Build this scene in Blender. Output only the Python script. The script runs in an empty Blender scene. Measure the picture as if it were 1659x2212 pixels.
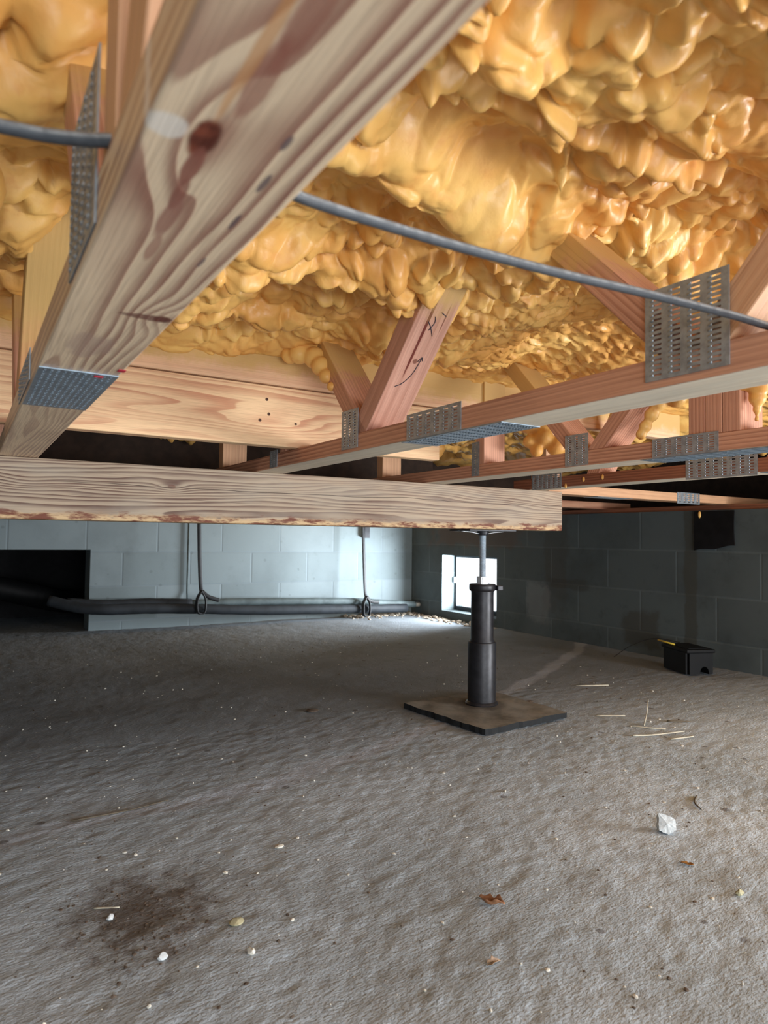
import bpy, bmesh, math, random
import numpy as np
from mathutils import Vector, Matrix

S = bpy.context.scene
COL = S.collection
H = 0.61                                  # lens height above the slab (m)

# ------------------------------------------------------------------ camera
yaw, pitch, roll = math.radians(31.7188), math.radians(2.1638), math.radians(0.7168)
fw = Vector((math.sin(yaw)*math.cos(pitch), math.cos(yaw)*math.cos(pitch), math.sin(pitch)))
rt = Vector((math.cos(yaw), -math.sin(yaw), 0)); up = rt.cross(fw)
r2 = rt*math.cos(roll) + up*math.sin(roll); u2 = -rt*math.sin(roll) + up*math.cos(roll)
cam = bpy.data.cameras.new('camera'); co = bpy.data.objects.new('camera', cam); COL.objects.link(co)
m = Matrix.Identity(4)
for i in range(3):
    m[i][0] = r2[i]; m[i][1] = u2[i]; m[i][2] = -fw[i]
m[2][3] = H
co.matrix_world = m
cam.sensor_fit = 'HORIZONTAL'; cam.sensor_width = 36; cam.lens = 36*1464.6/1659
cam.clip_start = 0.01; cam.clip_end = 100
cam.dof.use_dof = True; cam.dof.focus_distance = 1.7; cam.dof.aperture_fstop = 11
S.camera = co
S.view_settings.view_transform = 'Standard'; S.view_settings.look = 'None'
S.view_settings.gamma = 1; S.view_settings.exposure = 0.92

# ------------------------------------------------------------------ daylight
w = bpy.data.worlds.new('daylight'); S.world = w; w.use_nodes = True
bg = w.node_tree.nodes['Background']; bg.inputs[0].default_value = (0.82, 0.91, 1.0, 1); bg.inputs[1].default_value = 1.35

def area(name, loc, target, sx, sy, power, col):
    l = bpy.data.lights.new(name, 'AREA'); l.shape = 'RECTANGLE'; l.size = sx; l.size_y = sy
    l.energy = power; l.color = col
    o = bpy.data.objects.new(name, l); COL.objects.link(o); o.location = loc
    o.rotation_euler = (Vector(target) - Vector(loc)).to_track_quat('-Z', 'Y').to_euler()
    return o
# access hatch in the right-hand wall, out of frame behind the camera
area('hatch_daylight', (3.05, -0.75, 0.36), (0.7, 0.9, 0.55), 1.0, 0.55, 50, (0.96, 0.98, 1.0))
# added fill light, low behind the viewer, aimed up at the undersides
area('low_fill_light', (0.2, -1.9, 0.30), (0.45, 0.6, H+0.15), 1.6, 0.5, 20, (0.95, 0.98, 1.0))
# vent window at the far end of the right-hand wall
vd = area('vent_daylight', (3.40, 3.915, H-0.33), (2.45, 4.65, H-0.15), 0.55, 0.38, 30, (0.86, 0.94, 1.0)); vd.data.spread = math.radians(125)

random.seed(7)
rng = np.random.default_rng(11)

# ------------------------------------------------------------------ node helper
class NT:
    def __init__(s, name):
        s.m = bpy.data.materials.new(name); s.m.use_nodes = True
        s.t = s.m.node_tree; s.b = s.t.nodes['Principled BSDF']
    def n(s, typ, ins=None, **kw):
        nd = s.t.nodes.new(typ)
        for k, v in kw.items(): setattr(nd, k, v)
        for k, v in (ins or {}).items(): s.put(nd.inputs[k], v)
        return nd
    def put(s, sock, v):
        if isinstance(v, bpy.types.NodeSocket): s.t.links.new(v, sock)
        else:
            if isinstance(v, tuple) and len(v) == 3 and sock.type == 'RGBA': v = (*v, 1)
            sock.default_value = v
    def ma(s, op, a, b=0.0, c=0.0, clamp=False):
        nd = s.n('ShaderNodeMath', {0: a, 1: b, 2: c}, operation=op); nd.use_clamp = clamp
        return nd.outputs[0]
    def vm(s, op, a, b=(0, 0, 0)):
        nd = s.n('ShaderNodeVectorMath', {0: a, 1: b}, operation=op); return nd.outputs[0]
    def xyz(s, x, y, z):
        return s.n('ShaderNodeCombineXYZ', {0: x, 1: y, 2: z}).outputs[0]
    def sep(s, v):
        return s.n('ShaderNodeSeparateXYZ', {0: v}).outputs
    def noise(s, v, scale=5, detail=3, rough=0.5, dist=0.0):
        return s.n('ShaderNodeTexNoise', {'Vector': v, 'Scale': scale, 'Detail': detail, 'Roughness': rough, 'Distortion': dist}).outputs[0]
    def mr(s, v, a, b, c=0.0, d=1.0, smooth=True):
        nd = s.n('ShaderNodeMapRange', {0: v, 1: a, 2: b, 3: c, 4: d})
        nd.interpolation_type = 'SMOOTHSTEP' if smooth else 'LINEAR'
        return nd.outputs[0]
    def mix(s, f, a, b, mode='MIX'):
        nd = s.n('ShaderNodeMix', data_type='RGBA', blend_type=mode)
        s.put(nd.inputs[0], f); s.put(nd.inputs[6], a); s.put(nd.inputs[7], b)
        return nd.outputs[2]
    def bump(s, h, strength=0.5, dist=0.01, normal=None):
        nd = s.n('ShaderNodeBump', {'Strength': strength, 'Distance': dist, 'Height': h})
        if normal is not None: s.put(nd.inputs['Normal'], normal)
        return nd.outputs[0]
    def out(s, color=None, rough=0.5, normal=None, metal=0.0, spec=0.5):
        if color is not None: s.put(s.b.inputs['Base Color'], color)
        s.put(s.b.inputs['Roughness'], rough); s.put(s.b.inputs['Metallic'], metal)
        s.put(s.b.inputs['Specular IOR Level'], spec)
        if normal is not None: s.put(s.b.inputs['Normal'], normal)
        return s.m

def srgb(r, g, b):
    f = lambda c: (c/255/12.92) if c/255 <= 0.04045 else ((c/255+0.055)/1.055)**2.4
    return (f(r), f(g), f(b))

# ------------------------------------------------------------------ wood
def wood(name, light, dark, freq=75, off=(0, 0, 0.03), wob=0.012, stretch=0.09, knots=(), dust=None,
         weather=0.0, rough=0.62, contrast=0.75, blots=(), streaks=0.0, edge_rot=None, cracks=()):
    N = NT(name)
    oc = N.n('ShaderNodeTexCoord').outputs['Object']
    rnd = N.n('ShaderNodeObjectInfo').outputs['Random']
    x, y, z = N.sep(oc)
    sh = N.ma('MULTIPLY', rnd, 7.0)
    sv = N.xyz(N.ma('ADD', N.ma('MULTIPLY', x, stretch), sh), y, z)
    n1 = N.noise(sv, 14, 2, 0.5); n2 = N.noise(N.vm('ADD', sv, (3.1, 1.7, 9.2)), 11, 1.5, 0.5)
    yy = N.ma('ADD', N.ma('ADD', y, off[1]), N.ma('MULTIPLY', N.ma('SUBTRACT', n1, 0.5), wob*4))
    zz = N.ma('ADD', N.ma('ADD', z, off[2]), N.ma('MULTIPLY', N.ma('SUBTRACT', n2, 0.5), wob*4))
    r = N.ma('SQRT', N.ma('ADD', N.ma('MULTIPLY', yy, yy), N.ma('MULTIPLY', zz, zz)))
    r = N.ma('MULTIPLY', r, freq)
    core = None
    for (kx, ky, kz, amp, sx, sy) in knots:
        dx = N.ma('DIVIDE', N.ma('SUBTRACT', x, kx), sx); dy = N.ma('DIVIDE', N.ma('SUBTRACT', y, ky), sy)
        d2 = N.ma('ADD', N.ma('MULTIPLY', dx, dx), N.ma('MULTIPLY', dy, dy))
        g = N.ma('EXPONENT', N.ma('MULTIPLY', d2, -0.5))
        # a wide halo that bends the grain around a compact core
        r = N.ma('ADD', r, N.ma('MULTIPLY', g, amp))
        dx2 = N.ma('DIVIDE', N.ma('SUBTRACT', x, kx), sx*0.34); dy2 = N.ma('DIVIDE', N.ma('SUBTRACT', y, ky), sy*0.5)
        c = N.ma('ADD', N.ma('MULTIPLY', dx2, dx2), N.ma('MULTIPLY', dy2, dy2))
        c = N.mr(N.ma('ADD', c, N.ma('MULTIPLY', N.noise(oc, 90, 2), 0.8)), 1.9, 1.0)
        c = N.ma('MULTIPLY', c, kz)
        core = c if core is None else N.ma('MAXIMUM', core, c)
    fr = N.ma('FRACT', r)
    ring = N.ma('MULTIPLY', N.mr(fr, 0.25, 0.86), N.mr(fr, 1.0, 0.93))
    ring = N.ma('MULTIPLY', ring, N.mr(N.noise(sv, 9, 2), 0.3, 0.62, 0.35, 1.0))
    fib = N.noise(N.xyz(N.ma('MULTIPLY', x, 9), N.ma('MULTIPLY', y, 420), N.ma('MULTIPLY', z, 420)), 1.0, 3, 0.6)
    big = N.noise(N.vm('ADD', oc, (5, 2, 1)), 5, 3, 0.55)
    c = N.mix(N.ma('MULTIPLY', ring, contrast), light, dark)
    c = N.mix(N.ma('MULTIPLY', N.mr(fib, 0.42, 0.68), 0.28), c, tuple(q*0.55 for q in dark))
    c = N.mix(N.mr(big, 0.35, 0.75, 0.0, 0.30), c, tuple(min(1, q*1.25) for q in light))
    if streaks:
        st = N.noise(N.xyz(N.ma('MULTIPLY', x, 2.2), N.ma('MULTIPLY', y, 30), N.ma('MULTIPLY', z, 30)), 1.0, 4, 0.65, 0.6)
        c = N.mix(N.ma('MULTIPLY', N.mr(st, 0.55, 0.72), streaks), c, tuple(q*0.7 for q in dark))
    if weather:
        wn = N.noise(N.xyz(N.ma('MULTIPLY', x, 5), N.ma('MULTIPLY', y, 26), N.ma('MULTIPLY', z, 26)), 1.0, 4, 0.6)
        c = N.mix(N.ma('MULTIPLY', N.mr(wn, 0.35, 0.7), weather), c, srgb(162, 156, 142))
    if core is not None:
        kc = N.mix(N.mr(N.noise(oc, 60, 3), 0.4, 0.7), (0.10, 0.022, 0.012), (0.24, 0.06, 0.03))
        c = N.mix(core, c, kc)
    for (bx, by, sx, sy, col, wgt) in blots:
        dx = N.ma('DIVIDE', N.ma('SUBTRACT', x, bx), sx); dy = N.ma('DIVIDE', N.ma('SUBTRACT', y, by), sy)
        d = N.ma('ADD', N.ma('ADD', N.ma('MULTIPLY', dx, dx), N.ma('MULTIPLY', dy, dy)), N.ma('MULTIPLY', N.noise(N.xyz(N.ma('MULTIPLY', x, .4), y, z), 60, 4), 1.6))
        c = N.mix(N.ma('MULTIPLY', N.mr(d, 2.0, 1.3), wgt), c, col)
    for (y0, ww, wg, sd) in cracks:                 # long drying checks
        cn = N.noise(N.xyz(N.ma('ADD', N.ma('MULTIPLY', x, 2.2), sd), 0.0, 0.0), 1.0, 3, 0.5)
        cd = N.ma('ABSOLUTE', N.ma('SUBTRACT', y, N.ma('ADD', y0, N.ma('MULTIPLY', N.ma('SUBTRACT', cn, 0.5), 0.035))))
        on = N.mr(N.noise(N.xyz(N.ma('MULTIPLY', x, 3.0), sd, 3.0), 1.0, 2), 0.40, 0.48)
        c = N.mix(N.ma('MULTIPLY', N.ma('MULTIPLY', N.mr(cd, ww, ww*0.4), on), wg), c, srgb(52, 36, 30))
    if edge_rot:                                    # bark and worn strip along the lower arris
        lo, hi = edge_rot
        en = N.noise(N.xyz(N.ma('MULTIPLY', x, 16), N.ma('MULTIPLY', y, 60), N.ma('MULTIPLY', z, 60)), 1.0, 4, 0.65)
        e = N.ma('ADD', y, N.ma('MULTIPLY', N.ma('SUBTRACT', en, 0.5), -0.05))
        ec = N.mix(N.mr(en, 0.42, 0.6), srgb(198, 168, 128), srgb(112, 66, 50))
        c = N.mix(N.mr(e, hi, lo), c, ec)
        h = N.ma('ADD', N.ma('MULTIPLY', en, N.mr(e, hi, lo)), N.ma('MULTIPLY', fib, 0.2))
    else:
        h = fib
    if dust:                                        # overspray of foam on the upper part
        z0, z1, wx = dust
        wz = N.sep(N.n('ShaderNodeNewGeometry').outputs['Position'])[2]
        dn = N.noise(oc, 22, 5, 0.7)
        d = N.mr(N.ma('ADD', wz, N.ma('MULTIPLY', N.ma('SUBTRACT', dn, 0.5), wx)), z0, z1)
        c = N.mix(N.ma('MULTIPLY', d, 0.9), c, (0.62, 0.40, 0.14))
    return N.out(c, N.mr(ring, 0, 1, rough, rough-0.12), N.bump(N.ma('ADD', N.ma('MULTIPLY', h, 0.6), N.ma('MULTIPLY', ring, 0.25)), 0.35, 0.0015), spec=0.35)

RED_L, RED_D = srgb(208, 156, 126), srgb(142, 84, 64)
PINE_L, PINE_D = srgb(240, 202, 158), srgb(198, 132, 98)
PALE_L, PALE_D = srgb(205, 178, 142), srgb(138, 96, 80)
DUST = (H+0.33, H+0.41, 0.16)
M = {}
# the near truss chord: long dark grain lines, one large knot, a smaller one farther along
M['chord_near'] = wood('near_chord_wood', srgb(226, 200, 168), srgb(146, 98, 82), freq=115, off=(0, 0.034, 0.008), wob=0.012, stretch=0.13,
                       knots=((0.307-0.9, -0.0165, 1.0, 2.1, 0.050, 0.013), (0.588-0.9, 0.033, 0.9, 1.6, 0.026, 0.014)), contrast=0.95,
                       blots=((-0.565, -0.0145, 0.022, 0.0042, srgb(140, 84, 70), 0.9), (-0.535, -0.0125, 0.020, 0.0035, srgb(140, 88, 74), 0.85), (-0.50, -0.0105, 0.032, 0.0050, srgb(150, 100, 86), 0.8), (-0.455, -0.0085, 0.026, 0.0035, srgb(156, 108, 92), 0.7),
                              (-0.645, -0.009, 0.03, 0.006, srgb(150, 98, 82), 0.75), (-0.70, -0.007, 0.05, 0.0065, srgb(140, 84, 70), 0.8), (-0.76, -0.006, 0.06, 0.009, srgb(150, 92, 76), 0.7),
                              (-0.66, -0.016, 0.05, 0.003, srgb(196, 140, 90), 0.7), (-0.19, -0.006, 0.050, 0.022, srgb(176, 146, 130), 0.6), (-0.31, 0.018, 0.008, 0.026, srgb(110, 62, 52), 0.8),
                              (-0.57, 0.022, 0.010, 0.0016, srgb(84, 70, 78), 0.8), (-0.52, 0.024, 0.012, 0.0016, srgb(84, 70, 78), 0.8), (-0.61, 0.0175, 0.008, 0.002, srgb(84, 70, 78), 0.8), (-0.45, 0.025, 0.010, 0.0014, srgb(84, 70, 78), 0.7),
                              (-0.594, -0.034, 0.010, 0.010, srgb(232, 222, 210), 0.8)), rough=0.5)
M['chord'] = wood('chord_wood', RED_L, RED_D, freq=120, off=(0, 0.02, 0.05), wob=0.008, stretch=0.05, contrast=0.8)
M['chord_dark'] = wood('dark_chord_wood', srgb(150, 98, 74), srgb(96, 52, 38), freq=110, off=(0, 0.02, 0.05), wob=0.008, stretch=0.05, contrast=0.6)
M['web'] = wood('web_wood', srgb(208, 156, 128), srgb(150, 90, 68), freq=130, off=(0, 0.05, 0.02), wob=0.006, stretch=0.05, dust=DUST, contrast=0.6)
M['web_stained'] = wood('stained_web_wood', srgb(210, 160, 138), srgb(160, 104, 84), freq=45, off=(0, 0.05, 0.02), wob=0.006, stretch=0.05, dust=(H+0.40, H+0.47, 0.10), contrast=0.4,
                        blots=((0.02, -0.012, 0.13, 0.0035, srgb(104, 34, 24), 0.95), (-0.06, 0.0, 0.006, 0.006, srgb(120, 64, 46), 0.8), (0.04, 0.022, 0.03, 0.002, srgb(120, 60, 44), 0.8)))
M['board'] = wood('strongback_wood', PINE_L, PINE_D, freq=70, off=(0, 0.055, -0.03), wob=0.018, stretch=0.09, contrast=0.85,
                  knots=((0.44, -0.022, 0.0, 3.8, 0.13, 0.026), (0.14, -0.026, 0.0, 2.6, 0.14, 0.020)))
M['board_up'] = wood('upper_board_wood', srgb(232, 190, 152), srgb(206, 150, 116), freq=60, off=(0, 0.03, 0.02), wob=0.01, stretch=0.06, contrast=0.5, dust=(H+0.385, H+0.425, 0.07))
M['girder'] = wood('girder_wood', srgb(172, 152, 130), srgb(98, 70, 57), freq=150, off=(0, 0.05, 0.0), wob=0.017, stretch=0.10, contrast=1.0, weather=0.32,
                   knots=((-0.40, 0.012, 0.0, 1.9, 0.04, 0.014), (0.10, 0.015, 0.0, 1.6, 0.05, 0.015), (0.45, 0.02, 0.5, 1.5, 0.03, 0.011)), edge_rot=(-0.064, -0.050), cracks=((0.018, 0.0012, 0.9, 3.0), (-0.012, 0.0007, 0.6, 9.0)), rough=0.75)
M['web_dusty'] = wood('dusty_web_wood', srgb(214, 160, 110), srgb(168, 108, 70), freq=110, off=(0, 0.05, 0.03), stretch=0.04, dust=(H+0.25, H+0.36, 0.12), contrast=0.6)
M['chord_under'] = wood('lit_chord_underside_wood', srgb(214, 200, 178), srgb(168, 144, 122), freq=60, off=(0, 0.03, 0.03), wob=0.01, stretch=0.04, contrast=0.45, weather=0.35)  # cool light on the chord undersides, painted as paler wood
M['pale'] = wood('pale_wood', srgb(214, 168, 130), srgb(180, 126, 92), freq=90, off=(0, 0.05, 0.03), wob=0.008, stretch=0.04, contrast=0.4)

# ------------------------------------------------------------------ other materials
def plain(name, col, rough=0.5, metal=0.0, spec=0.5, var=0.0, scale=20, bumps=0.0, dist=0.002):
    N = NT(name); oc = N.n('ShaderNodeTexCoord').outputs['Object']
    n = N.noise(oc, scale, 4, 0.6)
    c = N.mix(N.mr(n, 0.3, 0.7), tuple(q*(1-var) for q in col), tuple(min(1, q*(1+var)) for q in col))
    return N.out(c, rough, N.bump(n, bumps, dist) if bumps else None, metal, spec)
M['galv'] = plain('galvanised_steel', srgb(150, 158, 164), 0.45, 0.45, 0.5, 0.22, 60)
M['galv_blue'] = plain('bright_galvanised_steel', srgb(152, 168, 182), 0.36, 0.65, 0.5, 0.2, 50)
M['steel'] = plain('zinc_rod_steel', srgb(186, 200, 212), 0.35, 0.45, 0.5, 0.1, 60)
M['nut'] = plain('bright_nut_steel', srgb(226, 230, 232), 0.35, 0.5, 0.5, 0.05, 60)
M['black_iron'] = plain('black_painted_iron', srgb(40, 40, 44), 0.42, 0.35, 0.5, 0.35, 35, 0.25)
M['rubber'] = plain('black_rubber', srgb(30, 31, 34), 0.6, 0, 0.4, 0.3, 30)
M['pipe_wrap'] = plain('black_foam_pipe_wrap', srgb(34, 38, 43), 0.7, 0, 0.3, 0.3, 12, 0.3, 0.004)
M['pipe_grey'] = plain('grey_pipe_wrap', srgb(76, 86, 88), 0.65, 0, 0.3, 0.25, 12, 0.3, 0.004)
M['plastic'] = plain('black_plastic', srgb(12, 13, 15), 0.6, 0, 0.2, 0.15, 10)
M['pvc'] = plain('dirty_white_plastic', srgb(196, 186, 172), 0.5, 0, 0.4, 0.1)
M['dark_panel'] = plain('black_sheet_and_shade', srgb(18, 18, 20), 0.8, 0, 0.2, 0.3)  # black sheet, also the painted darkness of the chamber walls
M['rock'] = plain('chalky_white_rock', srgb(200, 206, 208), 0.85, 0, 0.2, 0.15, 60, 0.6, 0.003)
M['pebble'] = plain('pale_pebble_stone', srgb(206, 202, 190), 0.85, 0, 0.2, 0.2, 60)
M['rubble'] = plain('mortar_rubble', srgb(140, 128, 114), 0.9, 0, 0.2, 0.35, 30)
M['yellow_stone'] = plain('yellowish_stone', srgb(164, 158, 128), 0.85, 0, 0.2, 0.2, 60)
M['dark_stone'] = plain('dark_brown_crumb', srgb(92, 80, 70), 0.9, 0, 0.2, 0.2, 60)
M['straw'] = plain('dry_straw', srgb(188, 182, 164), 0.8, 0, 0.2, 0.15)
M['twig'] = plain('grey_twig', srgb(96, 88, 76), 0.85, 0, 0.2, 0.2)
M['leaf'] = plain('dry_brown_leaf', srgb(150, 106, 76), 0.6, 0, 0.3, 0.3, 80, 0.4)
M['leaf_pale'] = plain('pale_dry_leaf', srgb(178, 156, 136), 0.7, 0, 0.3, 0.25, 80, 0.4)
M['leaf_gold'] = plain('golden_brown_leaf', srgb(140, 96, 44), 0.6, 0, 0.3, 0.25, 80, 0.4)
M['yellow'] = plain('yellow_stick', srgb(206, 178, 60), 0.6)
M['nail'] = plain('nail_head', srgb(74, 44, 32), 0.6, 0.3)
M['ink'] = plain('carpenter_pencil_mark', srgb(62, 56, 66), 0.8)
M['red_ink'] = plain('red_marker', srgb(196, 40, 62), 0.6)
M['rim'] = plain('dark_rim_timber', srgb(54, 38, 28), 0.85, var=0.3)
M['subfloor'] = plain('subfloor_panel', srgb(120, 96, 66), 0.8)
M['vent_metal'] = plain('dark_vent_metal', srgb(46, 50, 54), 0.5, 0.5)

def foam_mat():
    N = NT('orange_spray_foam'); oc = N.n('ShaderNodeTexCoord').outputs['Object']
    n = N.noise(oc, 7, 3, 0.55); n2 = N.noise(N.vm('ADD', oc, (3, 4, 5)), 42, 3, 0.6)
    c = N.mix(N.mr(n, 0.34, 0.66), (0.80, 0.40, 0.100), (0.90, 0.55, 0.165))
    c = N.mix(N.mr(n2, 0.5, 0.75, 0, 0.40), c, (0.70, 0.28, 0.070))
    fine = N.noise(oc, 160, 3, 0.6)
    N.b.inputs['Subsurface Weight'].default_value = 0.0
    N.b.inputs['Subsurface Radius'].default_value = (0.012, 0.006, 0.002)
    N.b.inputs['Subsurface Scale'].default_value = 1.0
    return N.out(c, N.mr(n2, 0.3, 0.7, 0.34, 0.5), N.bump(N.ma('ADD', N.ma('MULTIPLY', n2, 0.5), N.ma('MULTIPLY', fine, 0.12)), 0.35, 0.006), spec=0.4)
M['foam'] = foam_mat()

def floor_mat():
    N = NT('rough_concrete_slab'); oc = N.n('ShaderNodeTexCoord').outputs['Object']
    x, y, z = N.sep(oc)
    n = N.noise(oc, 1.6, 5, 0.6); n2 = N.noise(oc, 12, 5, 0.65); n3 = N.noise(oc, 90, 4, 0.65)
    c = N.mix(N.mr(n, 0.32, 0.68), srgb(156, 167, 176), srgb(180, 191, 201))
    c = N.mix(N.mr(n2, 0.48, 0.78, 0, 0.45), c, srgb(132, 132, 130))
    c = N.mix(N.mr(n3, 0.56, 0.76, 0, 0.40), c, srgb(98, 94, 90))
    # far part of the slab: fading daylight painted as a darker grey
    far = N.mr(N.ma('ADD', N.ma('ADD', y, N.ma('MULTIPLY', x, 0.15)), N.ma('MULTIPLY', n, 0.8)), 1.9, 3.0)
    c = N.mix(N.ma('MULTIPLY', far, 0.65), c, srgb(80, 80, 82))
    # chalky trowel streak across the slab
    lx = N.ma('SUBTRACT', y, N.ma('ADD', N.ma('MULTIPLY', N.ma('POWER', N.ma('MAXIMUM', N.ma('SUBTRACT', x, 0.55), 0.0), 1.35), 0.34), 1.58))
    lx = N.ma('ABSOLUTE', N.ma('ADD', lx, N.ma('MULTIPLY', N.ma('SUBTRACT', N.noise(oc, 5, 4), 0.5), 0.14)))
    c = N.mix(N.mr(lx, 0.05, 0.02, 0, 0.5), c, srgb(178, 184, 196))
    # dirt patch with crumbs, lower left
    dx = N.ma('MULTIPLY', N.ma('SUBTRACT', x, 0.27), 4.6); dy = N.ma('MULTIPLY', N.ma('SUBTRACT', y, 1.16), 4.2)
    d = N.ma('SQRT', N.ma('ADD', N.ma('MULTIPLY', dx, dx), N.ma('MULTIPLY', dy, dy)))
    d = N.ma('ADD', d, N.ma('MULTIPLY', N.noise(oc, 24, 5, 0.7), 2.0))
    c = N.mix(N.mr(d, 1.75, 1.1, 0, 0.75), c, srgb(92, 80, 70))
    # white specks
    v = N.n('ShaderNodeTexVoronoi', {'Vector': oc, 'Scale': 62.0, 'Randomness': 1.0})
    sp = N.ma('MULTIPLY', N.mr(v.outputs['Distance'], 0.14, 0.07), N.mr(N.sep(v.outputs['Color'])[0], 0.72, 0.76))
    c = N.mix(N.ma('MULTIPLY', sp, 0.75), c, srgb(206, 206, 202))
    v2 = N.n('ShaderNodeTexVoronoi', {'Vector': oc, 'Scale': 16.0, 'Randomness': 1.0})
    sp2 = N.ma('MULTIPLY', N.mr(N.ma('ADD', v2.outputs['Distance'], N.ma('MULTIPLY', n3, 0.12)), 0.26, 0.18), N.mr(N.sep(v2.outputs['Color'])[1], 0.84, 0.87))
    c = N.mix(N.ma('MULTIPLY', sp2, 0.6), c, srgb(74, 64, 58))
    st = N.n('ShaderNodeMapping', {'Vector': oc, 'Rotation': (0, 0, -0.50), 'Scale': (1, 1.9, 1)}).outputs[0]
    hb = N.ma('ADD', N.ma('MULTIPLY', N.noise(st, 92, 4, 0.6), 1.0), N.ma('MULTIPLY', N.mr(n3, 0.62, 0.42, 0, 1), 0.12))
    h = N.ma('ADD', N.ma('ADD', N.ma('MULTIPLY', hb, 1.0), N.ma('MULTIPLY', n2, 0.35)), N.ma('MULTIPLY', sp, 0.35))
    return N.out(c, 0.9, N.bump(h, 0.65, 0.0055), spec=0.2)
M['floor'] = floor_mat()

def block_mat(name, axis, c1, c2, mort, zoff, stains=0.4, holes=()):
    N = NT(name); P = N.n('ShaderNodeNewGeometry').outputs['Position']
    x, y, z = N.sep(P); u = x if axis == 'x' else y
    v = N.xyz(u, N.ma('ADD', z, zoff), 0.0)
    b = N.n('ShaderNodeTexBrick', {'Vector': v, 'Color1': (*c1, 1), 'Color2': (*c2, 1), 'Mortar': (*mort, 1), 'Scale': 1.0, 'Mortar Size': 0.009, 'Mortar Smooth': 1.0, 'Bias': 0.0, 'Brick Width': 0.44, 'Row Height': 0.2205})
    b.offset = 0.5
    n = N.noise(P, 2.3, 5, 0.6); n2 = N.noise(P, 9, 5, 0.65); n3 = N.noise(P, 120, 3, 0.6)
    c = N.mix(N.mr(n, 0.42, 0.72, 0, stains), b.outputs[0], tuple(q*0.45 for q in c1))
    c = N.mix(N.mr(n2, 0.56, 0.78, 0, stains*0.7), c, tuple(q*0.35 for q in c2))
    for (a, zz, sa, sz, col, wg) in holes:
        da = N.ma('DIVIDE', N.ma('SUBTRACT', u, a), sa); dz = N.ma('DIVIDE', N.ma('SUBTRACT', z, zz), sz)
        d = N.ma('ADD', N.ma('MAXIMUM', N.ma('ABSOLUTE', da), N.ma('ABSOLUTE', dz)), N.ma('MULTIPLY', n2, 1.5))
        c = N.mix(N.ma('MULTIPLY', N.mr(d, 1.95, 1.5), wg), c, col)
    vo = N.n('ShaderNodeTexVoronoi', {'Vector': P, 'Scale': 15.0})
    pt = N.ma('MULTIPLY', N.mr(N.ma('ADD', vo.outputs['Distance'], N.ma('MULTIPLY', n3, 0.2)), 0.30, 0.22), N.mr(N.sep(vo.outputs['Color'])[0], 0.80, 0.84))
    c = N.mix(N.ma('MULTIPLY', pt, stains), c, tuple(q*0.35 for q in c1))
    h = N.ma('ADD', N.ma('MULTIPLY', N.ma('SUBTRACT', 1.0, b.outputs[1]), 1.0), N.ma('ADD', N.ma('MULTIPLY', n2, 0.5), N.ma('MULTIPLY', n3, 0.15)))
    return N.out(c, 0.85, N.bump(h, 0.35, 0.004), spec=0.25)
M['wall_back'] = block_mat('painted_block_wall', 'x', srgb(128, 139, 143), srgb(116, 127, 130), srgb(122, 133, 138), -(H-0.117), 0.30)
M['wall_right'] = block_mat('bare_block_wall', 'y', srgb(86, 96, 99), srgb(78, 87, 90), srgb(93, 103, 106), -(H-0.05), 0.6,
    holes=((2.12, 0.28, 0.035, 0.5, srgb(66, 66, 60), 0.65), (2.42, 0.13, 0.11, 0.09, srgb(62, 58, 50), 0.55), (3.05, 0.55, 0.10, 0.4, srgb(66, 62, 58), 0.4),
           (2.95, 0.34, 0.16, 0.03, srgb(60, 56, 52), 0.4), (3.85, 0.66, 0.5, 0.10, srgb(92, 80, 74), 0.6), (3.2, 0.22, 0.10, 0.12, srgb(140, 144, 148), 0.3)))

# ------------------------------------------------------------------ object helpers
def empty(name, loc, rz=0):
    o = bpy.data.objects.new(name, None); COL.objects.link(o); o.location = loc; o.rotation_euler = (0, 0, rz)
    o.empty_display_size = 0.05
    bpy.context.view_layer.update()
    return o
def tag(o, label=None, cat=None, group=None, kind=None):
    if label: o['label'] = label
    if cat: o['category'] = cat
    if group: o['group'] = group
    if kind: o['kind'] = kind
    return o
def link_mesh(name, me, mat, parent=None, mw=None):
    o = bpy.data.objects.new(name, me); COL.objects.link(o)
    if mat is not None: me.materials.append(mat)
    mw = mw if mw is not None else Matrix.Identity(4)
    if parent is not None:
        o.parent = parent
        pm = wm(parent)
        o.matrix_basis = pm.inverted() @ mw
    else:
        o.matrix_basis = mw
    return o
def wm(o):
    m_ = o.matrix_basis.copy()
    return wm(o.parent) @ m_ if o.parent else m_
def bm_obj(name, bm, mat, parent=None, mw=None, smooth=False):
    bmesh.ops.recalc_face_normals(bm, faces=bm.faces)
    me = bpy.data.meshes.new(name); bm.to_mesh(me); bm.free()
    if smooth:
        for p in me.polygons: p.use_smooth = True
    return link_mesh(name, me, mat, parent, mw)
def frame(origin, xd, yd):
    xd = Vector(xd).normalized(); yd = Vector(yd); yd = (yd - xd*yd.dot(xd)).normalized(); zd = xd.cross(yd)
    m_ = Matrix.Identity(4)
    for i in range(3):
        m_[i][0] = xd[i]; m_[i][1] = yd[i]; m_[i][2] = zd[i]; m_[i][3] = origin[i]
    return m_
def box_bm(lx, ly, lz, bevel=0.0, segs=2, c=(0, 0, 0)):
    bm = bmesh.new(); bmesh.ops.create_cube(bm, size=1.0)
    bmesh.ops.scale(bm, vec=(lx, ly, lz), verts=bm.verts)
    if bevel: bmesh.ops.bevel(bm, geom=list(bm.edges), offset=bevel, segments=segs, profile=0.5, affect='EDGES')
    bmesh.ops.translate(bm, vec=c, verts=bm.verts)
    return bm
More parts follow.
